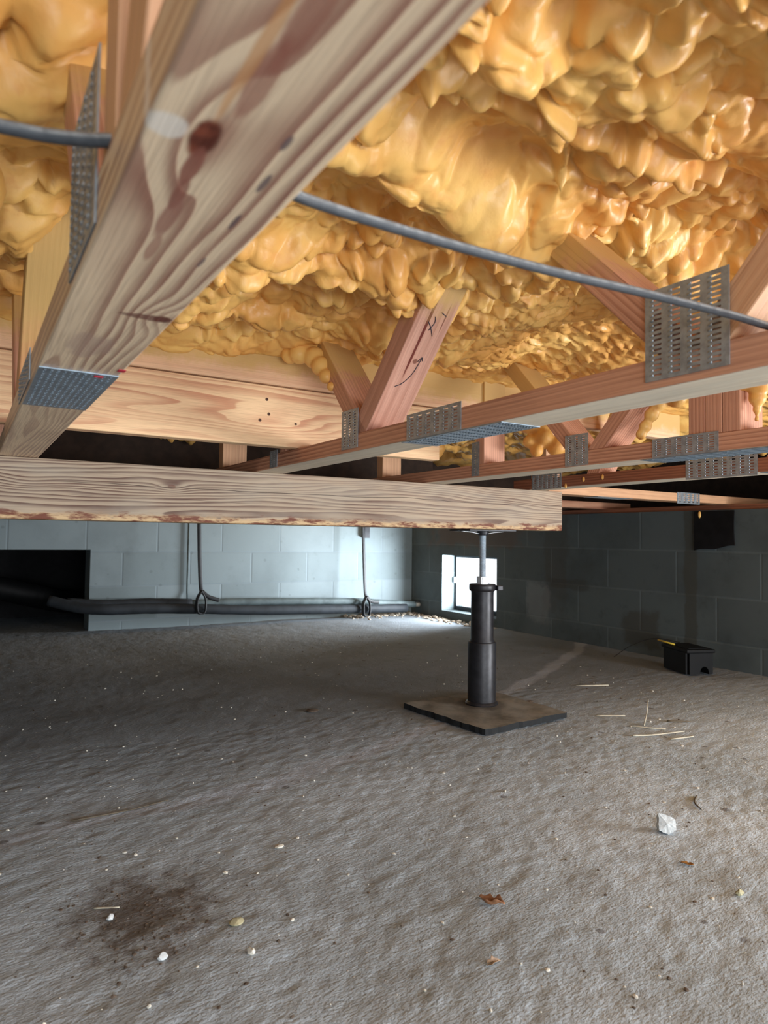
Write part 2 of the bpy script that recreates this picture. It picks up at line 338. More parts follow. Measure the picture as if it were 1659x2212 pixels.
def box(name, lo, hi, mat, parent=None, axis='x', bevel=0.0015, mw=None):
    """axis-aligned box; the local X axis runs along `axis` so that wood grain follows it"""
    lo = Vector(lo); hi = Vector(hi); c = (lo+hi)/2; d = hi-lo
    if axis == 'x': f = frame(c, (1, 0, 0), (0, 0, 1)); dims = (d.x, d.z, d.y)
    elif axis == 'y': f = frame(c, (0, 1, 0), (1, 0, 0)); dims = (d.y, d.x, d.z)
    elif axis == 'z': f = frame(c, (0, 0, 1), (1, 0, 0)); dims = (d.z, d.x, d.y)
    else: f = Matrix.Translation(c); dims = tuple(d)
    return bm_obj(name, box_bm(*dims, bevel=bevel), mat, parent, f)
def prism_yz(name, pts, x0, x1, mat, parent, dirv):
    """a polygon in the YZ plane extruded from x0 to x1 (a web cut off square against the chords)"""
    c = Vector(((x0+x1)/2, sum(p[0] for p in pts)/len(pts), sum(p[1] for p in pts)/len(pts)))
    f = frame(c, (0, dirv[0], dirv[1]), (1, 0, 0)); fi = f.inverted()
    bm = bmesh.new()
    a = [bm.verts.new(fi @ Vector((x0, y, z))) for y, z in pts]; b = [bm.verts.new(fi @ Vector((x1, y, z))) for y, z in pts]
    bm.faces.new(a); bm.faces.new(list(reversed(b)))
    for i in range(len(pts)):
        j = (i+1) % len(pts); bm.faces.new((a[i], b[i], b[j], a[j]))
    bmesh.ops.recalc_face_normals(bm, faces=bm.faces)
    bmesh.ops.bevel(bm, geom=list(bm.edges), offset=0.0012, segments=1, affect='EDGES')
    return bm_obj(name, bm, mat, parent, f)
def lathe(name, prof, mat, parent=None, loc=(0, 0, 0), segs=40, smooth=True):
    bm = bmesh.new(); rings = []
    for r, z in prof:
        if r < 1e-6: rings.append([bm.verts.new((0, 0, z))])
        else: rings.append([bm.verts.new((r*math.cos(2*math.pi*i/segs), r*math.sin(2*math.pi*i/segs), z)) for i in range(segs)])
    for a, b in zip(rings, rings[1:]):
        if len(a) == 1 and len(b) == 1: continue
        for i in range(segs):
            j = (i+1) % segs
            if len(a) == 1: bm.faces.new((a[0], b[i], b[j]))
            elif len(b) == 1: bm.faces.new((a[i], a[j], b[0]))
            else: bm.faces.new((a[i], a[j], b[j], b[i]))
    bmesh.ops.recalc_face_normals(bm, faces=bm.faces)
    me = bpy.data.meshes.new(name); bm.to_mesh(me); bm.free()
    for p in me.polygons: p.use_smooth = smooth
    if smooth:
        me.set_sharp_from_angle(angle=math.radians(35))
    return link_mesh(name, me, mat, parent, Matrix.Translation(loc))
def catmull(pts, n=8):
    P = [Vector(p) for p in pts]; P = [P[0]*2-P[1]] + P + [P[-1]*2-P[-2]]; out = []
    for i in range(1, len(P)-2):
        for k in range(n):
            t = k/n; a, b, c, d = P[i-1:i+3]
            out.append(0.5*((2*b)+(c-a)*t+(2*a-5*b+4*c-d)*t*t+(3*b-a-3*c+d)*t**3))
    out.append(P[-2]); return out
def tube_bm(pts, rad, segs=12, flat=(1, 1), n=8, curve=True, bm=None, jit=0.0):
    path = catmull(pts, n) if curve else [Vector(p) for p in pts]
    bm = bm or bmesh.new(); rings = []
    nrm = None
    for i, p in enumerate(path):
        t = (path[min(i+1, len(path)-1)] - path[max(i-1, 0)]).normalized()
        if nrm is None:
            ref = Vector((0, 0, 1)) if abs(t.z) < 0.9 else Vector((0, 1, 0))
            nrm = (ref - t*ref.dot(t)).normalized()
        else: nrm = (nrm - t*nrm.dot(t)).normalized()
        bn = t.cross(nrm)
        r = rad(i/(len(path)-1)) if callable(rad) else rad
        r *= 1 + random.uniform(-jit, jit)
        rings.append([bm.verts.new(p + (nrm*math.cos(a)*flat[0] + bn*math.sin(a)*flat[1])*r) for a in [2*math.pi*k/segs for k in range(segs)]])
    for a, b in zip(rings, rings[1:]):
        for i in range(segs):
            j = (i+1) % segs; bm.faces.new((a[i], a[j], b[j], b[i]))
    bm.faces.new(list(reversed(rings[0]))); bm.faces.new(rings[-1])
    return bm
def tube(name, pts, rad, mat, parent=None, **k):
    pts = [Vector(p) for p in pts]; c = pts[0].copy()
    return bm_obj(name, tube_bm([p-c for p in pts], rad, **k), mat, parent, Matrix.Translation(c), smooth=True)

# vectorised value noise
def vnoise(x, y, scale, seed=0):
    X = x*scale; Y = y*scale; xi = np.floor(X).astype(np.int64); yi = np.floor(Y).astype(np.int64)
    fx = X-xi; fy = Y-yi; fx = fx*fx*fx*(fx*(fx*6-15)+10); fy = fy*fy*fy*(fy*(fy*6-15)+10)
    def h(a, b):
        v = (a*374761393 + b*668265263 + seed*1442695041) & 0xffffffff
        v = ((v ^ (v >> 13))*1274126177) & 0xffffffff
        return ((v ^ (v >> 16)) & 0xffff)/65535.0
    return (h(xi, yi)*(1-fx)+h(xi+1, yi)*fx)*(1-fy)+(h(xi, yi+1)*(1-fx)+h(xi+1, yi+1)*fx)*fy - 0.5
def fbm(x, y, scale, octs=4, seed=0, gain=0.5):
    s = 0; a = 1
    for k in range(octs):
        s = s + a*vnoise(x, y, scale*2**k, seed+k*17); a *= gain
    return s
def grid_mesh(name, X, Y, Z, mat, kind=None):
    ny, nx = X.shape
    me = bpy.data.meshes.new(name)
    v = np.stack([X, Y, Z], -1).reshape(-1, 3).astype(np.float32)
    idx = np.arange(ny*nx).reshape(ny, nx)
    q = np.stack([idx[:-1, :-1], idx[:-1, 1:], idx[1:, 1:], idx[1:, :-1]], -1).reshape(-1, 4).astype(np.int32)
    me.vertices.add(len(v)); me.vertices.foreach_set('co', v.ravel())
    me.loops.add(q.size); me.loops.foreach_set('vertex_index', q.ravel())
    me.polygons.add(len(q)); me.polygons.foreach_set('loop_start', np.arange(0, q.size, 4, dtype=np.int32))
    me.update(calc_edges=True); me.validate()
    me.polygons.foreach_set('use_smooth', np.ones(len(q), bool))
    return link_mesh(name, me, mat)

# ------------------------------------------------------------------ structure
WX, WY = 3.15, 4.65                       # inner faces of the right-hand and far walls
def axis_pts(segs):
    out = []
    for a, b, st in segs:
        out.append(np.arange(a, b, st))
    out.append(np.array([segs[-1][1]])); return np.concatenate(out)
fx_ = axis_pts([(-2.2, 0.0, 0.05), (0.0, 1.9, 0.006), (1.9, 3.36, 0.02)])
fy_ = axis_pts([(-2.4, 0.55, 0.05), (0.55, 2.1, 0.006), (2.1, 5.7, 0.02)])
FX, FY = np.meshgrid(fx_, fy_)
def floor_z(x, y):
    x = np.asarray(x, float); y = np.asarray(y, float)
    z = 0.006*fbm(x, y, 3.0, 3, 5) + 0.0022*fbm(x*1.0+0.3*y, y*1.6-0.5*x, 26, 3, 9)
    return z - 0.004
FZ = floor_z(FX, FY)
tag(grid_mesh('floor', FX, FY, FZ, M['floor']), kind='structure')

def wall_with_holes(name, along, u0, u1, z0, z1, t0, t1, holes, mat):
    """wall slab with rectangular openings; 'along' gives the running axis, t the thickness axis"""
    us = sorted({u0, u1, *[h[0] for h in holes], *[h[1] for h in holes]}); zs = sorted({z0, z1, *[h[2] for h in holes], *[h[3] for h in holes]})
    bm = bmesh.new()
    def P(u, t, z): return bm.verts.new((u, t, z) if along == 'x' else (t, u, z))
    solid = lambda i, j: 0 <= i < len(us)-1 and 0 <= j < len(zs)-1 and not any(h[0] <= us[i] < h[1] and h[2] <= zs[j] < h[3] for h in holes)
    for i in range(len(us)-1):
        for j in range(len(zs)-1):
            if not solid(i, j): continue
            a, b, c, d = us[i], us[i+1], zs[j], zs[j+1]
            for t in (t0, t1): bm.faces.new((P(a, t, c), P(b, t, c), P(b, t, d), P(a, t, d)))
            for (ii, jj, e) in ((i-1, j, ((a, c), (a, d))), (i+1, j, ((b, c), (b, d))), (i, j-1, ((a, c), (b, c))), (i, j+1, ((a, d), (b, d)))):
                if not solid(ii, jj):
                    (p, q), (r_, s_) = e
                    bm.faces.new((P(p, t0, q), P(r_, t0, s_), P(r_, t1, s_), P(p, t1, q)))
    bmesh.ops.remove_doubles(bm, verts=bm.verts, dist=1e-5)
    return tag(bm_obj(name, bm, mat), kind='structure')
WT = H+0.157                              # top of the block walls
OPN = (-0.60, 0.686, -0.02, H-0.10)       # crawl-through opening in the far wall
wall_with_holes('wall_back', 'x', -2.2, WX+0.2, -0.05, WT, WY, WY+0.2, [OPN], M['wall_back'])
WIN = (3.60, 4.23, H-0.553, H-0.128)
HATCH = (-1.3, -0.2, 0.06, H+0.06)
wall_with_holes('wall_right', 'y', -2.4, WY+0.2, -0.05, WT, WX, WX+0.2, [WIN, HATCH], M['wall_right'])
tag(box('ceiling', (-2.2, -1.2, H+0.62), (4.4, 5.7, H+0.64), M['subfloor']), kind='structure')
tag(box('wall_left', (-2.35, -2.4, -0.05), (-2.2, WY, H+0.62), M['wall_right'], axis='y'), kind='structure')
tag(box('wall_chamber_end', (WX+0.2, WY+0.2, -0.05), (WX+0.3, 5.7, H+0.62), M['dark_panel']), kind='structure')  # black stands for the unlit chamber
# chamber behind the opening, its darkness painted as black walls
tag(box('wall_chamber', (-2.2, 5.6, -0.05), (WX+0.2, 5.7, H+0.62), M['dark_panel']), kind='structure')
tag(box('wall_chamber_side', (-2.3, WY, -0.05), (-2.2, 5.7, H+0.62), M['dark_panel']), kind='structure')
tag(box('trim_1', (-2.2, WY+0.02, WT), (WX+0.2, WY+0.16, WT+0.027), M['chord_dark']), kind='structure')
tag(box('trim_2', (WX+0.03, -2.4, WT), (WX+0.17, WY, WT+0.026), M['chord_dark'], axis='y'), kind='structure')
# rim closing the joist space above the walls
tag(box('wall_rim_back', (-2.2, WY+0.1, WT+0.028), (WX+0.2, WY+0.14, H+0.62), M['chord_dark']), kind='structure')
tag(box('wall_rim_right', (4.36, -1.2, WT), (4.40, WY+0.2, H+0.62), M['rim'], axis='y'), kind='structure')
tag(box('trim_light_stop', (WX+0.17, -2.4, WT), (4.40, WY+0.2, WT+0.015), M['rim'], axis='y'), kind='structure')  # unseen soffit added to keep outside light from entering over the wall
tag(box('wall_rim_front', (WX+0.17, -1.24, WT+0.015), (4.40, -1.2, H+0.62), M['rim']), kind='structure')

# vent window: frame and clip inside the far opening of the right-hand wall
win = empty('window_1', (WX+0.13, (WIN[0]+WIN[1])/2, WIN[2])); tag(win, kind='structure')
fy0, fy1, fz0, fz1 = WIN[0], WIN[1], WIN[2], WIN[3]
for nm, lo, hi in (('window_frame', (WX+0.12, fy1-0.022, fz0), (WX+0.15, fy1, fz1)), ('window_frame', (WX+0.12, fy0, fz0), (WX+0.15, fy0+0.022, fz1)),
                   ('window_frame', (WX+0.12, fy0+0.022, fz1-0.018), (WX+0.15, fy1-0.022, fz1)), ('window_frame', (WX+0.12, fy0+0.022, fz0), (WX+0.15, fy1-0.022, fz0+0.03))):
    box(nm, lo, hi, M['vent_metal'], win, axis='w', bevel=0.002)
box('window_clip', (WX+0.10, fy1-0.022, H-0.345), (WX+0.122, fy1-0.003, H-0.30), M['galv'], win, axis='w', bevel=0.001)
wbm = bmesh.new()
for k in range(11):                       # wire mesh, partly torn away
    z = fz0+0.03+k*0.004
    tube_bm([(WX+0.14, fy1-0.02-random.uniform(0, 0.02), z), (WX+0.14, fy1-0.16-random.uniform(0, .2)*(1-k/11), z)], 0.0008, 5, curve=False, bm=wbm)
bm_obj('torn_mesh', wbm, M['vent_metal'], win)

# ------------------------------------------------------------------ nail plates
def plate(name, origin, xd, yd, lx, ly, nx, ny, mat, parent, slot=(0.55, 0.42), tooth=True, thick=0.0012):
    """toothed connector plate: lx by ly, nx slots along x and ny along y, real slots with a raised lip at one end"""
    f = frame(origin, xd, yd); bm = bmesh.new()
    e = 0.0035; cx_, cy_ = (lx-2*e)/nx, (ly-2*e)/ny
    def quad(x0, y0, x1, y1):
        bm.faces.new([bm.verts.new(p) for p in ((x0, y0, 0), (x1, y0, 0), (x1, y1, 0), (x0, y1, 0))])
    quad(-lx/2, -ly/2, lx/2, -ly/2+e); quad(-lx/2, ly/2-e, lx/2, ly/2)
    quad(-lx/2, -ly/2+e, -lx/2+e, ly/2-e); quad(lx/2-e, -ly/2+e, lx/2, ly/2-e)
    for i in range(nx):
        for j in range(ny):
            x0 = -lx/2+e+i*cx_; y0 = -ly/2+e+j*cy_; mx, my = x0+cx_/2, y0+cy_/2
            hx, hy = cx_*slot[0]/2, cy_*slot[1]/2; r = min(hx, hy)*0.9
            o = [(x0, y0), (mx, y0), (x0+cx_, y0), (x0+cx_, my), (x0+cx_, y0+cy_), (mx, y0+cy_), (x0, y0+cy_), (x0, my)]
            s = [(mx-hx+r*.5, my-hy), (mx, my-hy), (mx+hx-r*.5, my-hy), (mx+hx, my), (mx+hx-r*.5, my+hy), (mx, my+hy), (mx-hx+r*.5, my+hy), (mx-hx, my)]
            O = [bm.verts.new((*p, 0)) for p in o]; I = [bm.verts.new((*p, 0)) for p in s]
            for k in range(8):
                k2 = (k+1) % 8; bm.faces.new((O[k], O[k2], I[k2], I[k]))
            if tooth:
                a = [bm.verts.new(p) for p in ((mx-hx-0.1*cx_, my-hy*1.1, 0.0001), (mx-hx+0.12*cx_, my-hy*1.0, 0.0001), (mx-hx+0.12*cx_, my+hy*1.0, 0.0001), (mx-hx-0.1*cx_, my+hy*1.1, 0.0001))]
                b = [bm.verts.new(p) for p in ((mx-hx-0.02*cx_, my-hy*.5, 0.0011), (mx-hx+0.08*cx_, my-hy*.5, 0.0014), (mx-hx+0.08*cx_, my+hy*.5, 0.0014), (mx-hx-0.02*cx_, my+hy*.5, 0.0011))]
                bm.faces.new(b)
                for k in range(4):
                    k2 = (k+1) % 4; bm.faces.new((a[k], a[k2], b[k2], b[k]))
    bmesh.ops.remove_doubles(bm, verts=bm.verts, dist=1e-5)
    o = bm_obj(name, bm, mat, parent, f)
    md = o.modifiers.new('thickness', 'SOLIDIFY'); md.thickness = thick; md.offset = -1
    return o
def side_plate(truss_, X, y0, y1, z0, z1, nx=4, ny=10, mat=None, slot=(0.55, 0.42)):
    # on the face that looks towards -X: local x runs towards -Y so that its normal is -X
    parent = child(truss_, 'bottom_chord')
    return plate('nail_plate', (X-0.0016, (y0+y1)/2, (z0+z1)/2), (0, -1, 0), (0, 0, 1), y1-y0, z1-z0, nx, ny, mat or M['galv'], parent, slot)
def bottom_plate(truss_, x0, x1, y0, y1, nx, ny, mat=None, z=H+0.184):
    parent = child(truss_, 'bottom_chord')
    return plate('splice_plate', ((x0+x1)/2, (y0+y1)/2, z-0.0016), (0, 1, 0), (1, 0, 0), y1-y0, x1-x0, nx, ny, mat or M['galv_blue'], parent, slot=(0.5, 0.4))

# ------------------------------------------------------------------ floor trusses
ZB, ZT = H+0.184, H+0.222                 # bottom chord, underside and top
ZTOP = H+0.60
def web_pts(yb, yt, th=0.048, zb=ZT, zt=ZTOP):
    """parallelogram cut level at both ends; th is the level width"""
    return [(yb-th/2, zb), (yb+th/2, zb), (yt+th/2, zt), (yt-th/2, zt)]
def truss(label, X, W, y0, y1, chord_mat, webs, posts, web_mat=None, origin_y=1.84):
    t = empty('floor_truss', (X+W/2, origin_y, ZB)); tag(t, label, 'floor truss', 'floor trusses resting on the girder')
    ch = box('bottom_chord', (X, y0, ZB), (X+W, y1, ZT), chord_mat, t, axis='y', bevel=0.002)
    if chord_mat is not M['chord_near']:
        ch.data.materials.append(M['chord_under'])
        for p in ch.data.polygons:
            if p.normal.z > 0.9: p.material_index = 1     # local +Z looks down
    for wb in webs:
        yb, yt = wb[0], wb[1]; th = wb[2] if len(wb) > 2 else 0.05; mt = wb[3] if len(wb) > 3 else (web_mat or M['web'])
        zt = wb[4] if len(wb) > 4 else ZTOP
        prism_yz('diagonal_web', web_pts(yb, yt, th, zt=zt), X+0.002, X+W-0.002, mt, t, (yt-yb, zt-ZT))
    for ps in posts:
        box('vertical_web', (X+0.002, ps[0], ZT), (X+W-0.002, ps[1], ps[2] if len(ps) > 2 else ZTOP), ps[3] if len(ps) > 3 else (web_mat or M['web']), t, axis='z')
    return t
W = 0.085
def child(t, base, k=0):
    return [c for c in bpy.data.objects if c.parent == t and c.name.startswith(base)][k]
# T1: overhead, left; its underside fills the upper left of the view
T1 = truss('big close overhead truss whose knotty pale underside runs to upper left', 0.063, W, -0.9+0.0, 2.7, M['chord_near'],
           [(0.528, 0.80, 0.052), (0.36, 0.20, 0.055, M['pale']), (1.25, 1.03, 0.06, M['web_dusty'], H+0.55), (1.33, 1.56, 0.05)],
           [(0.398, 0.436, ZTOP, M['pale']), (2.15, 2.19)])
side_plate(T1, 0.063, 0.440, 0.560, H+0.190, H+0.303, 4, 16)
side_plate(T1, 0.063, 0.93, 1.12, H+0.188, H+0.228, 6, 6)
bottom_plate(T1, 0.064, 0.147, 0.827, 1.082, 11, 11)
# red marker dabs beside the splice plate
rb = box_bm(0.010, 0.007, 0.0006, 0.0002, c=(0, 0, 0)); bm_obj('red_mark', rb, M['red_ink'], T1, Matrix.Translation((0.126, 0.833, ZB-0.0032)))
rb = box_bm(0.008, 0.012, 0.0006, 0.0002); bm_obj('red_mark', rb, M['red_ink'], T1, Matrix.Translation((0.145, 0.800, ZB-0.0004)))
# T2
T2 = truss('truss with large perforated plate at right and V webs at centre', 0.707, W, -0.6, 2.7, M['chord'],
           [(1.25, 1.585, 0.056, M['web']), (1.26, 0.90, 0.072, M['web_stained']), (0.488, 0.855, 0.056, M['web']), (0.458, 0.12, 0.056, M['pale'])],
           [(1.64, 1.678), (2.15, 2.19, ZTOP, M['pale'])])
side_plate(T2, 0.707, 0.427, 0.535, H+0.194, H+0.305, 4, 17)
side_plate(T2, 0.707, 1.252, 1.325, H+0.192, H+0.277, 3, 13, slot=(0.45, 0.4))
side_plate(T2, 0.707, 0.899, 1.064, H+0.184, H+0.232, 6, 7)
side_plate(T2, 0.707, 1.69, 1.74, H+0.186, H+0.232, 2, 7, slot=(0.3, 0.2))
bottom_plate(T2, 0.708, 0.791, 0.80, 1.085, 11, 12)
# carpenter's marks on the stained web
prm = [(0.705, 0.0, 0.0)]
wdir = Vector((0, 0.90-1.26, ZTOP-ZT)).normalized()
wn = Vector((0, -wdir.z, wdir.y))         # out of the wide face that looks back at the viewer
if wn.y > 0: wn = -wn
def on_web(s, u):                         # s metres up the web, u metres across from its left edge
    base = Vector((0.709, 1.26-0.036, ZT)) + wdir*s + Vector((u, 0, 0))
    return base + wn*0.0004
def mark(pts, r=0.0009):
    tube('pencil_mark', [on_web(s, u) for s, u in pts], r, M['ink'], child(T2, 'diagonal_web', 1), segs=6, n=5)
mark([(0.115, 0.020), (0.125, 0.034), (0.150, 0.047), (0.185, 0.052)]); mark([(0.177, 0.046), (0.187, 0.052), (0.180, 0.056)])
mark([(0.262, 0.030), (0.252, 0.040), (0.235, 0.052)]); mark([(0.275, 0.040), (0.262, 0.044), (0.245, 0.038)]); mark([(0.285, 0.050), (0.280, 0.062)])
# T3
T3 = truss('middle truss seen between the plated chord and the girder end', 1.300, W, -0.3, 2.7, M['chord'],
           [(1.193, 1.54, 0.054), (1.13, 0.77, 0.054), (0.52, 0.84, 0.05)],
           [(1.547, 1.585), (0.843, 0.880), (0.805, 0.842), (0.767, 0.804), (2.12, 2.16, ZTOP, M['pale'])])
side_plate(T3, 1.300, 1.150, 1.225, H+0.186, H+0.265, 3, 12, slot=(0.45, 0.4))
side_plate(T3, 1.300, 0.811, 0.967, H+0.184, H+0.226, 6, 7)
side_plate(T3, 1.300, 1.566, 1.600, H+0.188, H+0.290, 1, 12, slot=(0.3, 0.2))
bottom_plate(T3, 1.301, 1.384, 0.70, 1.00, 10, 12)
# T4
T4 = truss('dark truss nearest the girder end with foam crumbs stuck on it', 1.770, W, 0.1, 1.93, M['chord_dark'],
           [(0.95, 0.72, 0.05), (1.55, 1.36, 0.05)],
           [(1.80, 1.838, ZTOP, M['pale']), (1.762, 1.799, ZTOP, M['pale'])])
side_plate(T4, 1.770, 0.996, 1.205, H+0.178, H+0.248, 8, 8, M['galv_blue'])
side_plate(T4, 1.770, 1.685, 1.830, H+0.180, H+0.236, 6, 8)
bottom_plate(T4, 1.771, 1.853, 0.86, 0.99, 6, 10)
for k, (yy, zz) in enumerate(((1.585, 0.205), (1.505, 0.207), (1.665, 0.187))):
    bm = bmesh.new(); bmesh.ops.create_icosphere(bm, subdivisions=2, radius=1)
    bmesh.ops.scale(bm, vec=(0.003, 0.005, 0.009), verts=bm.verts)
    bm_obj('foam_crumb', bm, M['foam'], T4, Matrix.Translation((1.768, yy, H+zz)), smooth=True)

# members that run parallel to the girder beyond its end, bearing on the right-hand wall
g5 = empty('floor_truss', (2.9, 1.975, ZB)); tag(g5, 'pale light-coloured chord running right from the girder end to the right wall', 'floor truss')
box('bottom_chord', (1.96, 1.935, ZB), (4.1, 2.018, ZT), M['pale'], g5)
plate('nail_plate', (2.86, 1.9335, ZB+0.016), (1, 0, 0), (0, 0, 1), 0.17, 0.052, 5, 5, M['galv'], g5)
plate('splice_plate', (2.36, 1.977, ZB-0.0016), (-1, 0, 0), (0, 1, 0), 0.22, 0.078, 6, 8, M['galv'], g5)
blk = tag(box('timber_block', (2.55, 2.70, H+0.1835), (3.42, 2.78, H+0.222), M['chord']), 'short brown timber on top of right wall left of dark gap', 'timber')

# ------------------------------------------------------------------ strongback boards nailed across the trusses
sb = tag(box('strongback_board', (-0.75, 1.56, ZT+0.0005), (1.149, 1.598, H+0.371), M['board'], bevel=0.003), 'wide orange-grained board on edge across the trusses above the girder', 'board')
for (x, z) in ((0.622, 0.336), (0.628, 0.300), (0.605, 0.283), (0.700, 0.282)):
    bm = bmesh.new(); bmesh.ops.create_cone(bm, cap_ends=True, segments=12, radius1=0.0042 if z != 0.282 else 0.002, radius2=0.003, depth=0.0015)
    bm_obj('nail_head', bm, M['nail'], sb, frame((x, 1.5595, H+z), (1, 0, 0), (0, 0, 1)))
sb2 = tag(box('strongback_board', (-0.75, 1.555, H+0.3735), (2.25, 1.593, H+0.59), M['board_up'], bevel=0.003), 'foam-dusted board stacked directly above the wide orange-grained board', 'board')

tag(box('wall_light_stop_1', (-2.2, 2.702, ZB), (1.95, 2.74, H+0.60), M['rim']), kind='structure')  # dark board added to block vent light beyond the girder
tag(box('wall_light_stop_2', (1.95, 3.00, ZB), (4.3, 3.04, H+0.60), M['rim']), kind='structure')  # second dark board added against the vent light
# ------------------------------------------------------------------ girder
gd = tag(box('girder_beam', (-1.9, 1.84, H+0.034), (1.937, 1.955, ZB-0.0003), M['girder'], bevel=0.004), 'long weathered grey-tan timber girder across the middle on the steel jack', 'beam')

# ------------------------------------------------------------------ jack post
jx, jy = 1.590, 1.893
jk = empty('jack_post', (jx, jy, 0.02)); tag(jk, 'black steel screw jack post standing on square pad under girder end', 'jack post')
lathe('lower_tube', [(0.0, 0.022), (0.056, 0.022), (0.058, 0.026), (0.054, 0.032), (0.0505, 0.034), (0.0505, H-0.372), (0.049, H-0.368), (0.043, H-0.366)], M['black_iron'], jk, (jx, jy, 0))
lathe('upper_tube', [(0.041, H-0.372), (0.0445, H-0.370), (0.0445, H-0.364), (0.041, H-0.358), (0.0405, H-0.20), (0.041, H-0.185), (0.0, H-0.185)], M['black_iron'], jk, (jx, jy, 0))
lathe('tube_cap', [(0.0, H-0.188), (0.042, H-0.188), (0.046, H-0.184), (0.048, H-0.180), (0.048, H-0.166), (0.046, H-0.162), (0.0, H-0.162)], M['black_iron'], jk, (jx, jy, 0))
cap_tab = box('cap_tab', (jx+0.03, jy-0.05, H-0.184), (jx+0.055, jy-0.02, H-0.166), M['black_iron'], jk, axis='w', bevel=0.003)
bm = bmesh.new(); bmesh.ops.create_cone(bm, cap_ends=True, segments=6, radius1=0.0235, radius2=0.0235, depth=0.027)
bmesh.ops.bevel(bm, geom=list(bm.edges), offset=0.0018, segments=2, affect='EDGES')
bm_obj('hex_nut', bm, M['nut'], jk, Matrix.Translation((jx, jy, H-0.149)) @ Matrix.Rotation(0.25, 4, 'Z'))
prof = [(0.0, H-0.17)]
zz = H-0.165; k = 0
while zz < H+0.022:                       # threaded rod
    prof.append((0.0122 if k % 2 else 0.0108, zz)); zz += 0.0019; k += 1
prof += [(0.011, H+0.022), (0.0, H+0.022)]
lathe('threaded_rod', prof, M['steel'], jk, (jx, jy, 0), segs=24)
tp = empty('dummy', (0, 0, 0)); bpy.data.objects.remove(tp)
bm = box_bm(0.205, 0.125, 0.0065, 0.0015)
bm_obj('top_plate', bm, M['black_iron'], jk, Matrix.Translation((jx, jy, H+0.0303)) @ Matrix.Rotation(-0.05, 4, 'Z'))
lathe('plate_socket', [(0.0, H+0.013), (0.017, H+0.013), (0.02, H+0.016), (0.022, H+0.0275), (0.0, H+0.0275)], M['black_iron'], jk, (jx, jy, 0))
for sgn in (-1, 1):
    tube('plate_brace', [(jx+sgn*0.014, jy, H+0.017), (jx+sgn*0.05, jy, H+0.023), (jx+sgn*0.095, jy, H+0.0265)], 0.0022, M['nut'], jk, segs=6, flat=(0.6, 2.4))
# pad
def pad():
    cs = [Vector((1.357, 2.045)), Vector((1.393, 1.640)), Vector((1.781, 1.668)), Vector((1.765, 2.06))]
    bm = bmesh.new(); n = 28; top = []
    c0 = Vector((1.575, 1.86))
    for i in range(n+1):
        row = []
        for j in range(n+1):
            u, v = i/n, j/n
            p = cs[0]*(1-u)*(1-v)+cs[1]*u*(1-v)+cs[2]*u*v+cs[3]*(1-u)*v
            e = min(u, v, 1-u, 1-v)
            z = 0.0185 + 0.003*math.sin(p.x*40)*math.sin(p.y*33)*0.4
            d = (p-Vector((jx, jy))).length
            z += 0.004*math.exp(-(d/0.10)**2)
            if e == 0: p = p + (p-c0).normalized()*random.uniform(-0.003, 0.003)
            row.append(bm.verts.new((p.x-jx, p.y-jy, z)))
        top.append(row)
    bot = []
    for i in range(n+1):
        bot.append([bm.verts.new((v.co.x, v.co.y, 0.0)) for v in top[i]])
    for i in range(n):
        for j in range(n):
            bm.faces.new((top[i][j], top[i+1][j], top[i+1][j+1], top[i][j+1])); bm.faces.new((bot[i][j], bot[i][j+1], bot[i+1][j+1], bot[i+1][j]))
    for i in range(n):
        for a, b in (((i, 0), (i+1, 0)), ((i, n), (i+1, n)), ((0, i), (0, i+1)), ((n, i), (n, i+1))):
            bm.faces.new((top[a[0]][a[1]], top[b[0]][b[1]], bot[b[0]][b[1]], bot[a[0]][a[1]]))
    N = NT('dusty_black_pad'); g = N.n('ShaderNodeNewGeometry'); nz = N.sep(g.outputs['Normal'])[2]
    oc = N.n('ShaderNodeTexCoord').outputs['Object']; x, y, z = N.sep(oc)
    n1 = N.noise(oc, 14, 5, 0.65)
    d = N.ma('SQRT', N.ma('ADD', N.ma('MULTIPLY', x, x), N.ma('MULTIPLY', y, y)))
    c = N.mix(N.mr(n1, 0.3, 0.65), srgb(100, 98, 92), srgb(134, 130, 122))
    c = N.mix(N.mr(N.ma('ADD', d, N.ma('MULTIPLY', n1, 0.03)), 0.115, 0.085, 0, 0.6), c, srgb(66, 60, 56))
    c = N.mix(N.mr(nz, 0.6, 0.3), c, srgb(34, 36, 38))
    mt = N.out(c, 0.85, N.bump(n1, 0.4, 0.004), spec=0.25)
    o = bm_obj('square_pad', bm, mt, None, Matrix.Translation((jx, jy, 0.0)), smooth=False)
    return tag(o, 'dusty black square pad lying on the slab under the jack post', 'pad')
pad()

# ------------------------------------------------------------------ steel bracing cable through the trusses
cb = empty('bracing_cable', (0.43, 0.42, H+0.23)); tag(cb, 'dusty grey double cable sagging across the view through two trusses', 'cable')
ctr = [(-0.34, 0.47, 0.2295), (-0.15, 0.455, 0.2315), (0.0, 0.44, 0.2320), (0.05, 0.425, 0.2305), (0.105, 0.395, 0.2300), (0.16, 0.405, 0.2295), (0.194, 0.418, 0.231), (0.30, 0.424, 0.2330), (0.42, 0.422, 0.2345), (0.55, 0.411, 0.2350), (0.66, 0.402, 0.2345), (0.72, 0.396, 0.2315), (0.80, 0.39, 0.2295), (1.0, 0.385, 0.231), (1.4, 0.38, 0.2310)]
for dy, dz, mt in ((-0.0028, -0.0012, M['rubber']), (0.0028, 0.0012, M['rubber'])):
    cm = mt
N = NT('dusty_black_cable'); nz = N.sep(N.n('ShaderNodeNewGeometry').outputs['Normal'])[2]
dn = N.noise(N.n('ShaderNodeTexCoord').outputs['Object'], 120, 4, 0.7)
